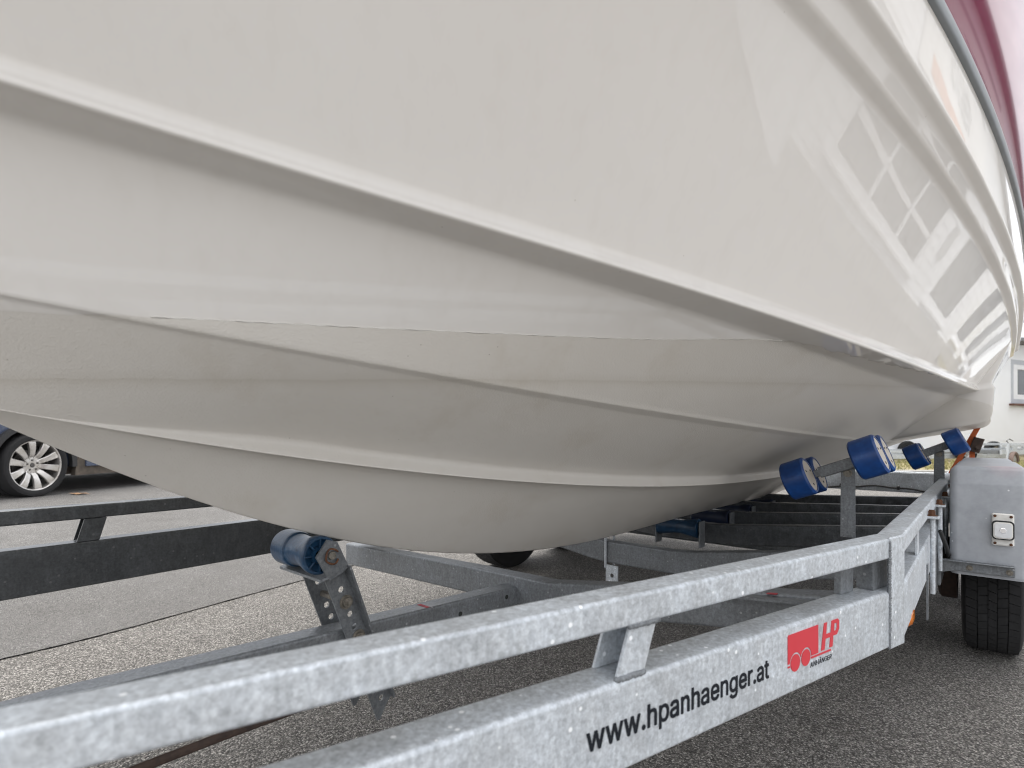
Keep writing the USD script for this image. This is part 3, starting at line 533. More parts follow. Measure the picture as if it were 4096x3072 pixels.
def section(y):
    """Corner points of the half section from keel to sheer and the rounding at each."""
    K = np.array([0, float(zk_(y))])
    def pt(fn): 
        p = np.array([max(0., float(fn[0](y))), float(fn[1](y))])
        if p[0] < .004: p = np.array([0., K[1]])
        p[1] = max(p[1], K[1] + .12*p[0]); return p
    e1, e2, ec, n1, n2, g = map(pt, (fS1, fS2, fC, fN1, fN2, fG))
    w1 = max(.03, float(sstep(.09, .55, y)))*min(1, e1[0]/.05); w2 = min(1, e2[0]/.08)*(.35 + .65*float(sstep(.1, 1.3, y))); wc = min(1, ec[0]/.2); wn = min(1, n1[0]/.2)
    out = sstep(3.63, 3.67, y)
    ec = ec + np.array([.058, .012])*out*(1 - .35*sstep(3.7, 4.3, y))
    ic = ec + wc*np.array([-(.062 + .026*sstep(.3, 2.2, y)), -(.012 + .012*sstep(.3, 2.5, y))])
    k2 = np.array([1.198, .088 + .03*(4.26-y)])
    ic = ic*(1-out) + k2*out
    tc = ec + wc*np.array([-.013, .022])
    return [(K, .004), (e1 + w1*np.array([-.030, .004]), .006), (e1, .0025), (e1 + w1*np.array([-.017, .031]), .014), (e2 + w2*np.array([-.024, -.010]), .004), (e2, .003), (e2 + w2*np.array([.008, .009]), .010),
            (ic, .011 + .035*out), (ec, .0095 - .004*out), (tc, .055), (n1 + wn*np.array([-.012, -.011]), .007), (n1 + wn*np.array([.010, .003]), .006), (n2 + wn*np.array([-.012, -.011]), .007), (n2 + wn*np.array([.010, .003]), .006), (g, 0)]
SEG = [3, 2, 2, 7, 2, 2, 9, 3, 2, 8, 2, 4, 2, 5]
def ring(y):
    c = section(y); pts = [c[0][0]]; n = len(c)
    P_ = [q[0] for q in c]; ln = [np.linalg.norm(P_[i+1]-P_[i]) for i in range(n-1)]
    ins = [P_[0]]; outs = [P_[0]]
    for i in range(1, n-1):
        d = min(c[i][1], .46*ln[i-1], .46*ln[i])
        a = P_[i] + (P_[i-1]-P_[i])*(d/max(ln[i-1], 1e-9)); b = P_[i] + (P_[i+1]-P_[i])*(d/max(ln[i], 1e-9)); ins.append(a); outs.append(b)
    ins.append(P_[-1]); outs.append(P_[-1])
    for i in range(n-1):
        for t in ([.012, .03, .08, .5, .92, 1.] if i == 0 else np.arange(1, SEG[i]+1)/SEG[i]): pts.append(outs[i] + (ins[i+1]-outs[i])*t)
        if i+1 < n-1:
            for k in range(1, 6): t = k/5; pts.append((1-t)**2*ins[i+1] + 2*t*(1-t)*P_[i+1] + t*t*outs[i+1])
    return np.array(pts)
ST = np.concatenate([np.linspace(-1.58, -.05, 40), np.linspace(0, 3.56, 190), np.linspace(3.58, 3.72, 22), np.linspace(3.75, STERN, 18)])
rings = [ring(y) for y in ST]; nr = len(rings[0])
def half(rgs, sts, s):
    m = len(rgs[0]); v = np.vstack([np.column_stack([XC + s*r[:, 0], np.full(m, y), r[:, 1]]) for r, y in zip(rgs, sts)]); f = []
    for i in range(len(rgs)-1):
        for j in range(m-1):
            a, b, c, d = i*m+j, i*m+j+1, (i+1)*m+j+1, (i+1)*m+j; f += [(a, c, b), (a, d, c)] if s > 0 else [(a, b, c), (a, c, d)]
    return v, np.array(f)
vR, fR = half(rings, ST, 1); vL, fL = half(rings, ST, -1)
hull_v = np.vstack([vR, vL]); hull_f = np.vstack([fR, fL + len(vR)])
hull = trimesh.Trimesh(hull_v, hull_f, process=True); hull.update_faces(hull.nondegenerate_faces()); hull.remove_unreferenced_vertices()
if trimesh.Trimesh(vR, fR, process=False).face_normals[len(fR)//2][0] < 0 and False: hull.invert()
boat = Thing('motor_boat', 'white motor boat hull with red upper side resting on the galvanised trailer', 'boat', (XC, 1.3, -.40), 'q')
boat.part('hull', hull, 'gelcoat', True)
last = rings[-1]; poly = sg.Polygon([(XC + x, z) for x, z in last] + [(XC - x, z) for x, z in last[::-1]]).buffer(0)
tri = trimesh.creation.triangulate_polygon(poly, engine='earcut')
boat.part('transom', (np.column_stack([tri[0][:, 0], np.full(len(tri[0]), STERN - .001), tri[0][:, 1]]), tri[1]), 'gelcoat', False)
# bottom paint: the part of the shell under the paint line, one millimetre proud of it
PL = Pchip([-1.7, -.1, .5, 1.0, 1.38, 1.42, 1.6, 2.0, 2.5, 3.0, 3.5, 3.6, 3.72, 4.4], [.10, .1558, .1807, .206, .2355, .2365, .2292, .2218, .2225, .2463, .272, .26, .12, .12])
def clip_below(v, f, g):
    """Keeps the part of each triangle where g < 0."""
    V = list(map(tuple, v)); G = list(g); F = []; memo = {}
    def mid(a, b):
        k = (min(a, b), max(a, b))
        if k not in memo:
            t = G[a]/(G[a]-G[b]); memo[k] = len(V); V.append(tuple(np.array(V[a]) + t*(np.array(V[b])-np.array(V[a])))); G.append(0.)
        return memo[k]
    for t in f:
        ins = [G[i] < 0 for i in t]; n = sum(ins)
        if n == 3: F.append(tuple(t))
        elif n:
            k = ins.index(True) if n == 1 else ins.index(False); a, b, c = t[k], t[(k+1) % 3], t[(k+2) % 3]; ab, ca = mid(a, b), mid(c, a)
            F += [(a, ab, ca)] if n == 1 else [(ab, b, c), (ab, c, ca)]
    return np.array(V), np.array(F)
hv, hf, hn = meshkit.arrays(hull, True)
wob = .0009*np.sin(hv[:, 1]*57) + .0007*np.sin(hv[:, 1]*131 + 1) + .0012*(meshkit.noise(hv*90) - .5)
pv, pf = clip_below(hv + hn*.0013, hf, hv[:, 2] - PL(hv[:, 1]) + wob)
pm = trimesh.Trimesh(pv, pf, process=True); boat.part('bottom_paint', pm, 'antifouling', True)
# the raised edge of the paint film along the waterline
eq = []
for y in np.linspace(.235, 1.38, 240):
    r_ = ring(y); zt = float(PL(y)) + .0004*math.sin(y*211); i_ = np.where((r_[:-1, 1] <= zt) & (r_[1:, 1] > zt))[0]
    if len(i_): k = i_[0]; t = (zt-r_[k, 1])/(r_[k+1, 1]-r_[k, 1]); p = r_[k] + t*(r_[k+1]-r_[k]); eq.append((XC + p[0] + .0011, y, p[1]))
boat.part('paint_edge', tube(eq, .00065, 5), 'paint_edge', True)
# rubbing strip and red upper hull
def strip(rows):
    """Loft of open section lists [(dx, dz) ...] along the sheer, both sides."""
    out = []
    for s in (1, -1):
        sec = [np.array([np.array([max(0., float(fG[0](y))), float(fG[1](y))]) + np.array(p)*[min(1, max(0., float(fG[0](y)))/.15), 1] for p in rows(y)]) for y in ST]
        v, f = half(sec, ST, s); out.append(trimesh.Trimesh(v, f, process=False))
    return cat_(out)
boat.part('rub_rail', strip(lambda y: [(-.004, -.006), (.006, -.004), (.0095, .002), (.0105, .012), (.0095, .023), (.006, .028), (-.004, .030)]), 'rubber_strip', True)
boat.part('upper_hull', strip(lambda y: [(-.004, .020), (.000, .026), (.006, .05), (.016, .10), (.030, .18), (.042, .27), (.054, .42), (.068, .60), (.078, .78), (.078, .88), (.066, .915), (.03, .93), (-.12, .945)]), 'red_gelcoat', True)
boat.part('deck', strip(lambda y: [(-.115, .943), (-.13, .965), (-.5*max(.02, float(fG[0](y))), 1.0), (-max(.02, float(fG[0](y))), 1.02)]), 'white_plastic', True)

# ================================================================ TRAILER (trailer axes)
tr = Thing('boat_trailer', 'galvanised tandem boat trailer with lettered side beam and blue rollers under the boat', 'boat trailer', (XC, 2.9, -.82), 'q')
P0 = np.array([-.4875, .0464]); TD = np.array([.26925593, .96306866]); ND = np.array([TD[1], -TD[0]])
def face(s, z, o=0.): p = P0 + TD*s + ND*o; return np.array([p[0], p[1], z])
CS = 1.36; cy = face(CS, 0)[1]; ox = face(CS, 0)[0]
RW, RH, BH = .046, .040, .112; ZR, ZB = -.195, -.299
def rail(z0, h, w, side, y1=4.45):
    """Centreline of a frame tube: diagonal, corner, straight. side 1 near, -1 far."""
    o = w/2
    if side > 0: a = face(-1.9, z0-h/2, -o); b = np.array([ox-o, cy, z0-h/2]); return [a, b, np.array([ox-o, y1, z0-h/2])]
    xf = lambda y: -1.899 - .087*(y-.176) - o
    return [np.array([xf(-1.55) + .05, -1.55, z0-h/2]), np.array([xf(-.2), -.2, z0-h/2]), np.array([xf(1.35), 1.35, z0-h/2]), np.array([2*XC-ox+o if 2*XC-ox+o < xf(1.35) else xf(1.35)-.02, y1, z0-h/2])]
for side in (1, -1):
    lab = 'near' if side > 0 else None
    tr.part('top_rail', sweep(rrect(RW, RH, .0055, 4), rail(ZR, RH, RW, side)), 'galvanised' if side > 0 else 'galvanised_deep_shade', 40)  # far rail gets the darkest zinc copy, its shade set in the colour
    beam = tr.part('main_beam', sweep(rrect(.056, BH if side > 0 else .128, .0065, 4), rail(ZB, BH if side > 0 else .128, .056, side)), 'galvanised' if side > 0 else 'galvanised_deep_shade', 40, label='outer side beam with black web address and red emblem' if side > 0 else None)
    if side > 0: near_beam = beam
def hull8(lo, hi): return trimesh.convex.convex_hull(np.vstack([lo, hi]))
def strut(s0b, s1b, s0t, s1t, zb, zt, at, depth=.046, solid=False, th=.0045):
    """Leaning post between rail and beam: a folded U section, open towards the bow."""
    def blk(a0, a1, d0, d1):
        f = lambda sb, st, z: [(sb, d0), (sb, d1)]
        return hull8([at(s0b+a0, zb, -d0), at(s0b+a1, zb, -d0), at(s0b+a1, zb, -d1), at(s0b+a0, zb, -d1)], [at(s0t+a0, zt, -d0), at(s0t+a1, zt, -d0), at(s0t+a1, zt, -d1), at(s0t+a0, zt, -d1)])
    w = s1b - s0b
    if solid: return blk(0, w, 0, depth)
    return cat_([blk(0, w, 0, th), blk(0, w, depth-th, depth), blk(w-th, w-.0002, th+.0002, depth-th-.0002)])
def weld(pts, r=.0035): 
    pts = np.asarray(pts, float); dense = np.vstack([a + (b-a)*np.linspace(0, 1, 56)[:, None] for a, b in zip(pts[:-1], pts[1:])])
    return cat_([T(trimesh.creation.icosphere(subdivisions=1, radius=r*(1+.2*rng.random())), None, p + rng.normal(0, .0004, 3)) for p in dense])
near = lambda s, z, o: face(s, z, o - .003)
for ds in (0, -.78):
    st_ = tr.part('strut', strut(.561+ds, .6085+ds, .584+ds, .6365+ds, ZB+.001, ZR-RH-.001, near), 'galvanised', False)
    tr.part('weld_bead', weld([face(.584+ds, ZR-RH-.001, -.0035), face(.635+ds, ZR-RH-.001, -.0035)]), 'galvanised_dull_shade', True, parent=st_)
    tr.part('weld_bead', weld([face(.562+ds, ZB+.001, -.0035), face(.608+ds, ZB+.001, -.0035)]), 'galvanised_dull_shade', True, parent=st_)
farf = lambda s, z, o: np.array([-1.899 - .087*(s-.176) - .002 + o, s, z])
for ds in (0, -.8):
    tr.part('strut', strut(.335+ds, .388+ds, .352+ds, .410+ds, ZB+.001, ZR-RH-.001, farf), 'galvanised_deep_shade', False)
# corner gusset
gp = tr.part('corner_plate', T(rbox((0, 0, 0), (.064, .222, .008), .003), np.column_stack([[*TD, 0], [0, 0, 1], [*ND, 0]]), face(1.330, -.303, -.001)), 'galvanised', False)
tr.part('weld_bead', weld([face(1.297, ZR-.006, .0008), face(1.297, -.300, .0008), face(1.297, -.409, .0008)], .0030), 'galvanised_dull_shade', True, parent=gp)
tr.part('corner_post', strut(1.275, 1.345, 1.275, 1.345, ZB+.001, ZR-RH-.001, lambda s, z, o: face(s, z, o-.02), .03, True), 'galvanised_dull_shade', False)
tr.part('corner_post', strut(1.19, 1.24, 1.19, 1.24, ZB+.001, ZR-RH-.001, lambda s, z, o: face(s, z, o-.04), .012, True), 'galvanised_dull_shade', False)
for y in (1.78, 2.5, 3.3, 4.2):
    for sx_ in (1, -1):
        xo = ox - .004 if sx_ > 0 else 2*XC - ox + .004
        tr.part('strut', rbox((xo - sx_*.004, y, (ZB+ZR-RH)/2), (.006, .05, ZR-RH-ZB-.002), .001), 'galvanised', False)
# lettering on the near beam
FR = np.column_stack([[*TD, 0], [0, 0, 1.], [*ND, 0]])
tm = meshkit.text_mesh('www.hpanhaenger.at', .0285, .0007, bold=True); bx = tm.bounds
tm.vertices[:, 0] = (tm.vertices[:, 0]-bx[0, 0])*(.3730/(bx[1, 0]-bx[0, 0]))
tr.part('web_address', T(tm, FR, face(.5085, -.3685, .0008)), 'black_print', False, parent=near_beam)
w1c, w2c = (.956, -.3628), (.988, -.3612)
rings_ = unary_union([sg.Point(*c).buffer(.0168, 24) for c in (w1c, w2c)])
body_ = sg.Polygon([(.9335, -.3175), (.9355, -.3145), (1.0265, -.3138), (1.0272, -.3617), (.9337, -.3612)]).difference(rings_)
Hs = [sg.Polygon([(1.0361, -.3605), (1.0478, -.3605), (1.0560, -.3150), (1.0462, -.3150)]), sg.Polygon([(1.0420, -.3425), (1.0700, -.3425), (1.0690, -.3350), (1.0430, -.3350)]), sg.Polygon([(1.0640, -.3605), (1.0748, -.3605), (1.0800, -.3152), (1.0712, -.3152)])]
Pb = sg.Polygon([(1.0745, -.3150), (1.0930, -.3150), (1.0975, -.3190), (1.0975, -.3330), (1.0900, -.3420), (1.0760, -.3420)]).buffer(-.002).buffer(.002).difference(sg.Polygon([(1.0805, -.3215), (1.0890, -.3215), (1.0895, -.3300), (1.0860, -.3345), (1.0795, -.3345)]))
rest = [sg.box(1.0045, -.3668, 1.0694, -.3636), sg.box(.9337, -.3672, .9400, -.3645)]
logo = unary_union([body_, Pb, *Hs, *rest, sg.Point(*w1c).buffer(.0140, 24), sg.Point(*w2c).buffer(.0137, 24)])
lg = tr.part('emblem', extrude(logo, .0007, FR, face(0, 0, .0011)), 'red_print', False, parent=near_beam)
tr.part('emblem_edge', extrude(logo.buffer(.0011), .0005, FR, face(0, 0, .0004)), 'pale_print', False, parent=near_beam)
tm = meshkit.text_mesh('ANHÄNGER', .0083, .0007); bx = tm.bounds
tm.vertices[:, 0] = (tm.vertices[:, 0]-bx[0, 0])*(.0690/(bx[1, 0]-bx[0, 0])) + .16*(tm.vertices[:, 1])
tr.part('emblem_lettering', T(tm, FR, face(1.0023, -.3813, .0008)), 'black_print', False, parent=near_beam)
# drawbar tube and first crossbeam
tr.part('drawbar_tube', sweep(rrect(.062, .062, .007, 4), [(XC, -1.9, -.40-.031), (XC, .2, -.428-.031), (XC, 1.335, -.478-.031)]), 'galvanised_dull_shade', 40)
tr.part('paint_mark', rbox((XC+.006, .955, -.4607), (.040, .012, .0012), .0004), 'red_paint_mark', False)
cb = [(-2.13, 1.35, -.472-.045), (-1.98, 1.35, -.468-.045), (-1.32, 1.35, -.447-.047), (-1.0, 1.35, -.443-.045), (-.42, 1.35, -.357-.045), (-.225, 1.35, -.334-.045)]
tr.part('crossbeam', sweep(rrect(.06, .092, .008, 4), cb), 'galvanised_dull_shade', 40)
tr.part('gusset_plate', hull8([(-.46, 1.285, -.372), (-.20, 1.285, -.346), (-.46, 1.285, -.366), (-.20, 1.285, -.340)], [(-.46, 1.38, -.372), (-.18, 1.45, -.346), (-.46, 1.38, -.366), (-.18, 1.45, -.340)]), 'galvanised_dull_shade', False)
tr.part('paint_mark', rbox((-.36, 1.318, -.3505), (.022, .014, .0014), .0004, frame((.99, 0, .12), (0, 1, 0))), 'red_paint_mark', False)
for x, y, z in ((XC+.0315, 1.07, -.505), (XC+.0315, 1.27, -.50)):
    tr.part('drilled_hole', lathe([(0, .0006), (.007, .0006), (.007, 0)], (x, y, z), (1, 0, 0), 16), 'dark_slot', False)
# further crossbeams (V-shaped), axles, rear channel
def vbeam(y, zc, zo, h=.10, w=.055): return sweep(rrect(w, h, .008, 3), [(-2.17, y, zo-h/2), (XC-.26, y, zc-h/2+.008), (XC-.16, y, zc-h/2), (XC+.16, y, zc-h/2), (XC+.26, y, zc-h/2+.008), (-.16, y, zo-h/2)])
for y, zc, zo in ((2.22, -.478, -.36), (2.74, -.425, -.345), (3.14, -.405, -.335), (3.52, -.385, -.335), (3.97, -.37, -.325)):
    tr.part('crossbeam', vbeam(y, zc, zo), 'galvanised_dull_shade' if y < 2.5 else 'galvanised_deep_shade', 40)  # zinc copies darken aft, painting the under-boat shade into the colour
rc = tr.part('rear_channel', cat_([rbox((XC, 4.42, -.275), (1.99, .008, .125), .002), rbox((XC, 4.445, -.210), (1.99, .055, .007), .002), rbox((XC, 4.445, -.341), (1.99, .055, .007), .002)]), 'galvanised', False)
cx_ = np.linspace(-1.1, -.21, 22); tr.part('wiring_cable', tube([(x, 4.408, -.322 + .012*math.sin(x*9) + .004*math.sin(x*31)) for x in cx_], .006, 8), 'black_plastic', True, parent=rc)
for x in (-.42, -.75): tr.part('cable_clip', rbox((x, 4.406, -.315), (.018, .018, .026), .003), 'black_plastic', False, parent=rc)
for y in (2.9, 3.62):
    tr.part('axle', tube([(-2.24, y, -.53), (-.09, y, -.53)], .032, 16), 'galvanised_dull_shade')
# brake rod below the frame
tr.part('brake_rod', tube([(-1.10, -.3, -.575), (-1.06, .41, -.555), (-1.05, .62, -.555), (-.88, 1.36, -.553), (-.80, 1.66, -.551), (-.62, 2.55, -.55)], .0085, 8), 'dark_rust', True)

# keel roller bracket at the stem
ax = np.array([1., 0, 0]); br_dir = np.array([0, .36, -.93]); br_dir /= np.linalg.norm(br_dir); br_n = np.cross(ax, br_dir)       # down the channels; towards the bow/up
def in_plane(x, poly, th):
    """Plate in the plane x = const; poly in (y, z)."""
    return extrude(poly, th, np.column_stack([[0, 1, 0], [0, 0, 1], [1, 0, 0]]), (x, 0, 0))
top = np.array([.655, -.300]); dn = br_dir[1:]; pn = np.array([-dn[1], dn[0]])        # pn points aft-up across the channel
def chan(x, sgn, lab):
    a = top; L_ = .405; w = .028
    outl = sg.Polygon([a - pn*w, a + pn*w, a + pn*w + dn*(L_-.032), a + pn*w*.3 + dn*(L_-.022), a - pn*w*.7 + dn*L_, a - pn*w + dn*L_])
    holes_ = unary_union([sg.Point(*(a + dn*d)).buffer(.0075, 12) for d in (.052, .118, .152, .215, .27, .305, .36)])
    web = in_plane(x - .0025, outl.difference(holes_), .005)
    fl = np.array([a + pn*w, a + pn*w + dn*(L_-.032)]); c3 = lambda q, xx: np.array([xx, q[0], q[1]])
    flange = hull8([c3(fl[0], x), c3(fl[0], x + sgn*.030), c3(fl[0] - pn*.005, x), c3(fl[0] - pn*.005, x + sgn*.030)], [c3(fl[1], x), c3(fl[1], x + sgn*.018), c3(fl[1] - pn*.005, x), c3(fl[1] - pn*.005, x + sgn*.018)])
    p = tr.part('bracket_channel', cat_([web, flange]), 'galvanised_mid_shade', False)
    for d in (.085, .180):
        q = a + dn*d; tr.part('bolt', bolt((x + sgn*.0026, q[0], q[1]), (sgn, 0, 0), .0115, .008), 'bolt_steel', False, parent=p)
    return p
chan(XC+.052, 1, None); chan(XC-.052, -1, None)
for d in (.085, .180):
    q = top + dn*d; tr.part('spacer_bolt', tube([(XC-.05, *q), (XC+.05, *q)], .0075, 10), 'bolt_steel')
pl = sg.Polygon([(.628, -.226), (.652, -.234), (.681, -.293), (.672, -.302), (.633, -.318), (.602, -.262)]).buffer(-.003).buffer(.003)
pin = np.array([.638, -.262])
for x in (XC+.066, XC-.118):
    p = tr.part('roller_cheek', in_plane(x, pl, .006), 'galvanised_mid_shade', False)
yk = tr.part('roller_yoke', hull8([(XC-.118, .612, -.318), (XC+.072, .612, -.318), (XC-.118, .612, -.312), (XC+.072, .612, -.312)], [(XC-.118, .668, -.305), (XC+.072, .668, -.305), (XC-.118, .668, -.299), (XC+.072, .668, -.299)]), 'galvanised_dull_shade', False)
pinp = tr.part('roller_pin', lathe([(0, -.0), (.0085, 0), (.0095, .001), (.0095, .20), (.0085, .202), (0, .202)], (XC-.125, *pin), (1, 0, 0), 18), 'bolt_steel')
a_ = np.linspace(.3, 5.4, 26); tr.part('split_pin', tube([(XC+.0755 + .002*math.sin(3*t), pin[0]+.0165*math.cos(t+.4), pin[1]-.002+.0155*math.sin(t+.4)*(1-.12*math.cos(2*t))) for t in a_], .0022, 6), 'rust', True, parent=pinp)
rp = [(.012, -.088), (.034, -.088), (.040, -.084), (.0415, -.078), (.0415, -.032), (.0400, -.026), (.0365, -.024), (.0365, -.018), (.0350, -.012), (.0345, .018), (.0365, .034), (.0405, .050), (.0430, .060), (.0430, .070), (.0410, .073), (.036, .073), (.035, .066), (.020, .062), (.018, .072), (.012, .072)]
kr = tr.part('keel_roller', lathe(rp, (XC-.018, .621, -.262), (1, 0, 0), 48, True), 'worn_shaded_blue', 40)
for k in range(8):
    t = 2*math.pi*k/8; c = np.array([XC-.018+.068, .621 + .0275*math.cos(t), -.262 + .0275*math.sin(t)])
    tr.part('roller_rib', rbox(c, (.010, .017, .0032), .0008, np.column_stack([[1, 0, 0], [0, math.cos(t), math.sin(t)], [0, -math.sin(t), math.cos(t)]])), 'worn_shaded_blue', False, parent=kr)

# keel rollers further aft, shade under the hull put into their darker blues
for y, zt, hl in ((2.62, -.405, .105), (3.06, -.405, .10), (3.44, -.405, .10), (3.86, -.405, .10)):
    tr.part('keel_roller', lathe([(.012, -hl), (.046, -hl), (.049, -hl+.006), (.034, -.02), (.034, .02), (.049, hl-.006), (.046, hl), (.012, hl)], (XC, y, zt-.036), (1, 0, 0), 32, True), 'worn_shaded_blue' if y < 2.7 else 'shaded_blue', 40)
    for s in (-1, 1): tr.part('roller_bracket', rbox((XC + s*(hl+.010), y+.01, zt-.065), (.007, .07, .13), .003), 'galvanised_dull_shade', False)
ub = tr.part('u_bolt', tube([(XC-.165, 2.185, -.60), (XC-.165, 2.185, -.465), (XC-.165, 2.20, -.452), (XC-.165, 2.25, -.452), (XC-.165, 2.262, -.465), (XC-.165, 2.262, -.60)], .006, 8, True, (1, 0, 0)), 'galvanised')
hp_ = in_plane(0, sg.Polygon([(0, 0), (.05, 0), (.05, -.15), (0, -.15)]), .005)
tr.part('hanger_plate', extrude(sg.box(-.032, -.745, .030, -.585).difference(unary_union([sg.Point(0, -.632).buffer(.010), sg.Point(0, -.688).buffer(.010)])), .006, np.column_stack([[1, 0, 0], [0, 0, 1], [0, -1, 0]]), (XC-.13, 2.19, 0)), 'galvanised', False)

# side rollers
def side_rollers(sgn, y, xi, zi, xo, zo, post_x, base_z, r=.064, ln=.078):
    X = lambda x: x if sgn > 0 else 2*XC - x
    a, b = np.array([X(xi), y, zi]), np.array([X(xo), y, zo]); d = (b-a)/np.linalg.norm(b-a)
    m = (a+b)/2; top_ = np.array([X(post_x), y, zi + (post_x-xi)/(xo-xi)*(zo-zi) - .02])
    po = tr.part('roller_post', hull8([top_ + [sx_, sy_, .005] for sx_ in (-.021, .021) for sy_ in (-.006, .006)], [np.array([top_[0]+sx_*1.1, y+sy_, base_z]) for sx_ in (-.021, .021) for sy_ in (-.006, .006)]), 'galvanised_dull_shade', False)
    tr.part('bolt', bolt(top_ + [0, -.0065, -.012], (0, -1, 0), .010, .007), 'bolt_steel', False, parent=po)
    up2 = np.cross(d, [0, 1, 0]); up2 = up2 if up2[2] > 0 else -up2
    ar = tr.part('roller_arm', cat_([bar(a - d*.02, b + d*.02, .035, .026, .004, up2), bar(m - d*.055, m + d*.055, .05, .040, .004, up2)]), 'galvanised_dull_shade', False)
    for c in (a, b):
        tr.part('roller_axle_arm', bar(c + [0, -.085, 0], c + [0, .085, 0], .022, .016, .003), 'galvanised_dull_shade', False, parent=ar)
        for dy in (-.078, .078):
            p = c + np.array([0, dy, 0])
            ro_ = tr.part('side_roller', lathe([(r-.011, -ln/2), (r-.006, -ln/2), (r, -ln/2+.006), (r, ln/2-.006), (r-.006, ln/2), (r-.011, ln/2)], p, d, 40, True), 'blue_polyurethane', 40)
            fc = tr.part('roller_hub', lathe([(0, -ln/2+.004), (r-.012, -ln/2+.004), (r-.012, ln/2-.002), (r-.016, ln/2-.001), (0, ln/2-.003)], p, d, 36), 'cream_plastic', 30, parent=ro_)
            e2 = np.cross(d, [0, 1, 0]); e2 /= np.linalg.norm(e2)
            for k in range(3):
                t = math.pi/6 + k*2*math.pi/3; cc = p + d*(ln/2-.0015) + (e2*math.sin(t) + np.array([0, 1, 0])*math.cos(t))*.034
                tr.part('hub_slot', rbox(cc, (.003, .009, .0055), .001, np.column_stack([d, np.array([0, 1, 0])*math.cos(t) + e2*math.sin(t), e2*math.cos(t) - np.array([0, 1, 0])*math.sin(t)])), 'dark_slot', False, parent=ro_)
for sgn in (1, -1):
    side_rollers(sgn, 2.24, -.502, -.140, -.289, -.056, -.360, -.345, .069, .082)
    side_rollers(sgn, 3.60, -.262, -.082, -.100, -.004, -.168, -.235, .064, .074)

# wheels, fenders, lamps
def tyre(xc, y, zc, r=.305, w=.178, out=1):
    h = w/2
    ty = tr.part('tyre', lathe([(.185, -h*.80), (.215, -h*.98), (.25, -h), (.283, -h*.93), (r-.012, -h*.84), (r-.008, -h*.7), (r-.0075, h*.7), (r-.012, h*.84), (.283, h*.93), (.25, h), (.215, h*.98), (.185, h*.80)], (xc, y, zc), (1, 0, 0), 56, True), 'rubber', 50)
    blocks = []; nb = 54
    for k in range(nb):
        for j, (x0, x1, off, tw) in enumerate(((-.84, -.49, 0, .25), (-.46, -.16, .5, -.2), (-.135, .135, 0, .3), (.16, .46, .5, -.2), (.49, .84, 0, .25))):
            a = 2*math.pi*(k+off)/nb; da = math.pi/nb*.93; v = []
            for xx, s in ((x0, -1), (x1, 1)):
                for sg_ in (-1, 1):
                    for rr in (r-.011, r - (.004 if abs(xx) > .8 else 0)):
                        t = a + sg_*da + s*tw*da; v.append((xc + xx*h, y + rr*math.cos(t), zc + rr*math.sin(t)))
            blocks.append(trimesh.Trimesh(v, [(0, 1, 3), (0, 3, 2), (4, 7, 5), (4, 6, 7), (1, 5, 7), (1, 7, 3), (0, 5, 1), (0, 4, 5), (2, 3, 7), (2, 7, 6)], process=False))
    tr.part('tread', cat_(blocks), 'rubber', False, parent=ty, kind='stuff')
    tr.part('rim', lathe([(0, .02), (.05, .03), (.06, .02), (.10, .01), (.15, .035), (.175, h*.75), (.188, h*.84), (.188, -h*.84), (.17, -h*.8), (0, -.02)], (xc, y, zc), (out, 0, 0), 40), 'galvanised', 30, parent=ty)
for sgn, xc in ((1, .030), (-1, 2*XC - .030)):
    for y in (2.90, 3.62): tyre(xc, y - (0 if sgn > 0 else .26), -.525, out=sgn)
import manifold3d
def fender(xa, xb, y0, y1, zt, zb, r=.024):
    def blk(g, down=0):
        sp = [manifold3d.Manifold.sphere(r-g, 28).translate((x, y, z)) for x in (xa+r, xb-r) for y in (y0+r*1.6, y1-r*1.6) for z in (zt-r, zb+r-down)]
        sp += [manifold3d.Manifold.sphere(r-g, 28).translate((x, y, z)) for x in (xa+r, xb-r) for y in (y0+r, y1-r) for z in (zt-r*2.6, zb+r-down)]
        return manifold3d.Manifold.batch_hull(sp)
    return blk(0) - blk(.004, .3)
def man(m): q = m.to_mesh(); return trimesh.Trimesh(q.vert_properties[:, :3], q.tri_verts, process=False)
fx = (-.086, .122)
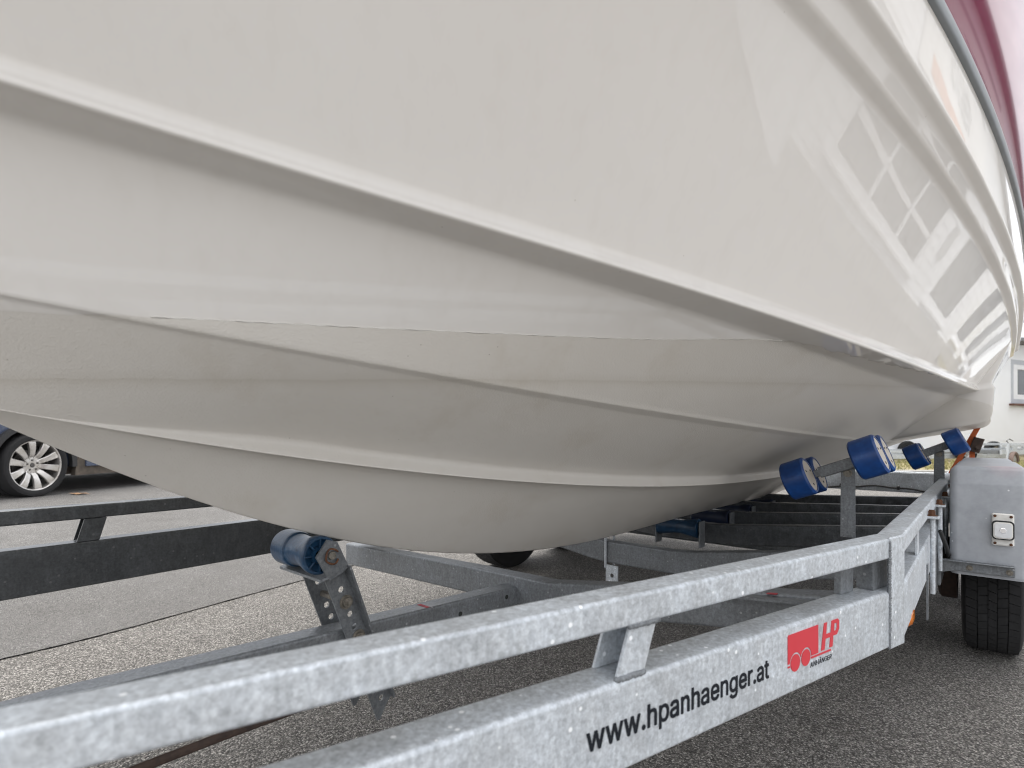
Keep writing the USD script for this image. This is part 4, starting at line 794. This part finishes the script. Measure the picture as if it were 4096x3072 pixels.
for sgn in (1, -1):
    xa, xb = fx if sgn > 0 else (2*XC - fx[1], 2*XC - fx[0])
    tr.part('fender', man(fender(xa, xb, 3.28, 4.08, -.094, -.476)), 'grey_plastic', 35)
    fd = tr.part('fender', man(fender(xa, xb, 2.45, 3.24, -.088, -.476)), 'grey_plastic', 35, label='grey plastic mudguard with white marker lamp' if sgn > 0 else None)
    if sgn < 0: continue
    near_fender = fd
    fy = 2.45
    lp = tr.part('lamp_plate', rbox((.0535, fy-.0065, -.296), (.056, .013, .108), .004), 'white_plastic', 30, parent=fd)
    def rr_plate(w, h, r, th, y, mat, name, smooth=30):
        tr.part(name, extrude(sg.box(-w/2+r, -h/2+r, w/2-r, h/2-r).buffer(r, 8), th, np.column_stack([[1, 0, 0], [0, 0, 1], [0, -1, 0]]), (.0535, y, -.297)), mat, smooth, parent=fd)
    rr_plate(.0560, .0630, .012, .010, fy-.013, 'black_plastic', 'lamp_gasket'); rr_plate(.0485, .0545, .010, .006, fy-.0205, 'white_plastic', 'lamp_bezel')
    rr_plate(.0420, .0470, .009, .005, fy-.0235, 'lens_clear', 'lamp_lens'); rr_plate(.040, .045, .009, .0012, fy-.0265 + .0035, 'reflector_silver', 'lamp_reflector')
    tr.part('lamp_prism', lathe([(0, .001), (.0085, .001), (.0095, 0)], (.0535, fy-.0288, -.297), (0, -1, 0), 6), 'reflector_silver', False, parent=fd)
    for x, z in ((.0335, -.2505), (.0735, -.2515), (.0335, -.3415), (.0735, -.3435)): tr.part('screw', bolt((x, fy-.013, z), (0, -1, 0), .0030, .002), 'rust', False, parent=fd)
    bk = tr.part('fender_bracket', cat_([hull8([(-.124, fy-.010, -.418), (-.124, fy-.010, -.468), (-.124, fy-.005, -.418), (-.124, fy-.005, -.468)], [(-.070, fy-.010, -.417), (-.070, fy-.010, -.452), (-.070, fy-.005, -.417), (-.070, fy-.005, -.452)]),
        rbox((.006, fy-.0075, -.4355), (.155, .005, .034), .002), rbox((-.021, fy-.019, -.4165), (.206, .026, .004), .0015)]), 'galvanised_dull_shade', False)
    for x in (-.032, .070): tr.part('bolt', bolt((x, fy-.010, -.4375), (0, -1, 0), .0065, .005), 'bolt_steel', False, parent=bk)
# clamp plate with U-bolts beside the near beam
for k, y in enumerate((2.02, 2.40, 2.78, 3.3)):
    xr = ox + .012
    u = tr.part('clamp_rod', tube([(xr, y, -.212), (xr, y, -.452)], .0065, 10), 'galvanised')
    tr.part('clamp_plate', rbox((xr-.022, y, -.226), (.075, .036, .008), .002), 'galvanised', False)
    tr.part('nut', bolt((xr-.002, y, -.2215), (0, 0, 1), .0098, .012), 'rust', False, parent=u)
    tr.part('support_leg', hull8([(xr-.012+.004*s, y-.05, -.36) for s in (0, 1)] + [(xr-.012+.004*s, y-.025, -.36) for s in (0, 1)], [(xr-.012+.004*s, y-.05, -.52) for s in (0, 1)] + [(xr-.012+.004*s, y-.03, -.52) for s in (0, 1)]), 'galvanised_dull_shade', False)
tr.part('axle_bracket', rbox((ox+.004, 2.72, -.46), (.012, .5, .12), .003), 'galvanised_dull_shade', False)
tr.part('side_reflector', rbox((ox-.008, 1.56, -.410), (.020, .066, .034), .007), 'amber_lens', 40)
tr.part('brake_hose', tube([(ox+.018, 2.28, -.30), (ox+.030, 2.36, -.36), (ox+.034, 2.50, -.42), (ox+.020, 2.70, -.50), (ox-.02, 2.88, -.52)], .007, 8), 'black_plastic', True)
tr.part('brake_cable', tube([(ox-.25, 1.9, -.50), (ox-.18, 2.2, -.56), (ox-.10, 2.55, -.57), (ox-.02, 2.86, -.53)], .006, 8), 'black_plastic', True)
tr.part('brake_drum', lathe([(0, -.03), (.11, -.03), (.125, -.02), (.125, .03), (0, .03)], (-.105, 2.90, -.525), (1, 0, 0), 32), 'dark_rust')
# hitch end, out of the picture to the left
hh_ = tr.part('hitch_head', cat_([bar((XC-.02, -1.9, -.431), (XC-.02, -2.25, -.431), .07, .07), T(trimesh.creation.icosphere(subdivisions=2, radius=.05), None, (XC-.02, -2.27, -.44))]), 'black_plastic')
tr.part('jockey_post', tube([(XC+.07, -1.75, -.2), (XC+.07, -1.75, -.70)], .024, 14), 'galvanised')
tr.part('jockey_wheel', lathe([(.02, -.03), (.09, -.035), (.10, -.02), (.10, .02), (.09, .035), (.02, .03)], (XC+.07, -1.75, -.73), (1, 0, 0), 26, True), 'rubber')
tr.part('winch_post', bar((XC, -1.35, -.42), (XC, -1.55, .25), .06, .06, up=(0, 1, 0)), 'galvanised')

# tie-down strap from the stern eye to the trailer
def qa(u, v, y): d = qray(u, v); return d*y/d[1]
sa, sb_ = qa(3915, 1703, 4.22), qa(3822, 1862, 4.22)
stp = Thing('tie_down_strap', 'orange ratchet strap pulled from the boat stern down behind the mudguard', 'strap', sb_ - [0, 0, .08], 'q')
dd = (sa-sb_)/np.linalg.norm(sa-sb_)
stp.part('webbing', bar(sb_ - dd*.10, sa + dd*.02, .004, .026, .001, (1, 0, 0)), 'orange_webbing', False)
e_ = qa(3884, 1722, 4.215); stp.part('webbing', bar(qa(3893, 1735, 4.20), qa(3886, 1862, 4.20), .003, .026, .001, (1, 0, 0)), 'orange_webbing', False)
rb = stp.part('ratchet', cat_([bar(qa(3918, 1752, 4.19), qa(3895, 1808, 4.19), .028, .05, .008, (1, 0, 0)), tube([qa(3912, 1790, 4.17), qa(3900, 1800, 4.21)], .012, 10)]), 'dark_rust', 30)
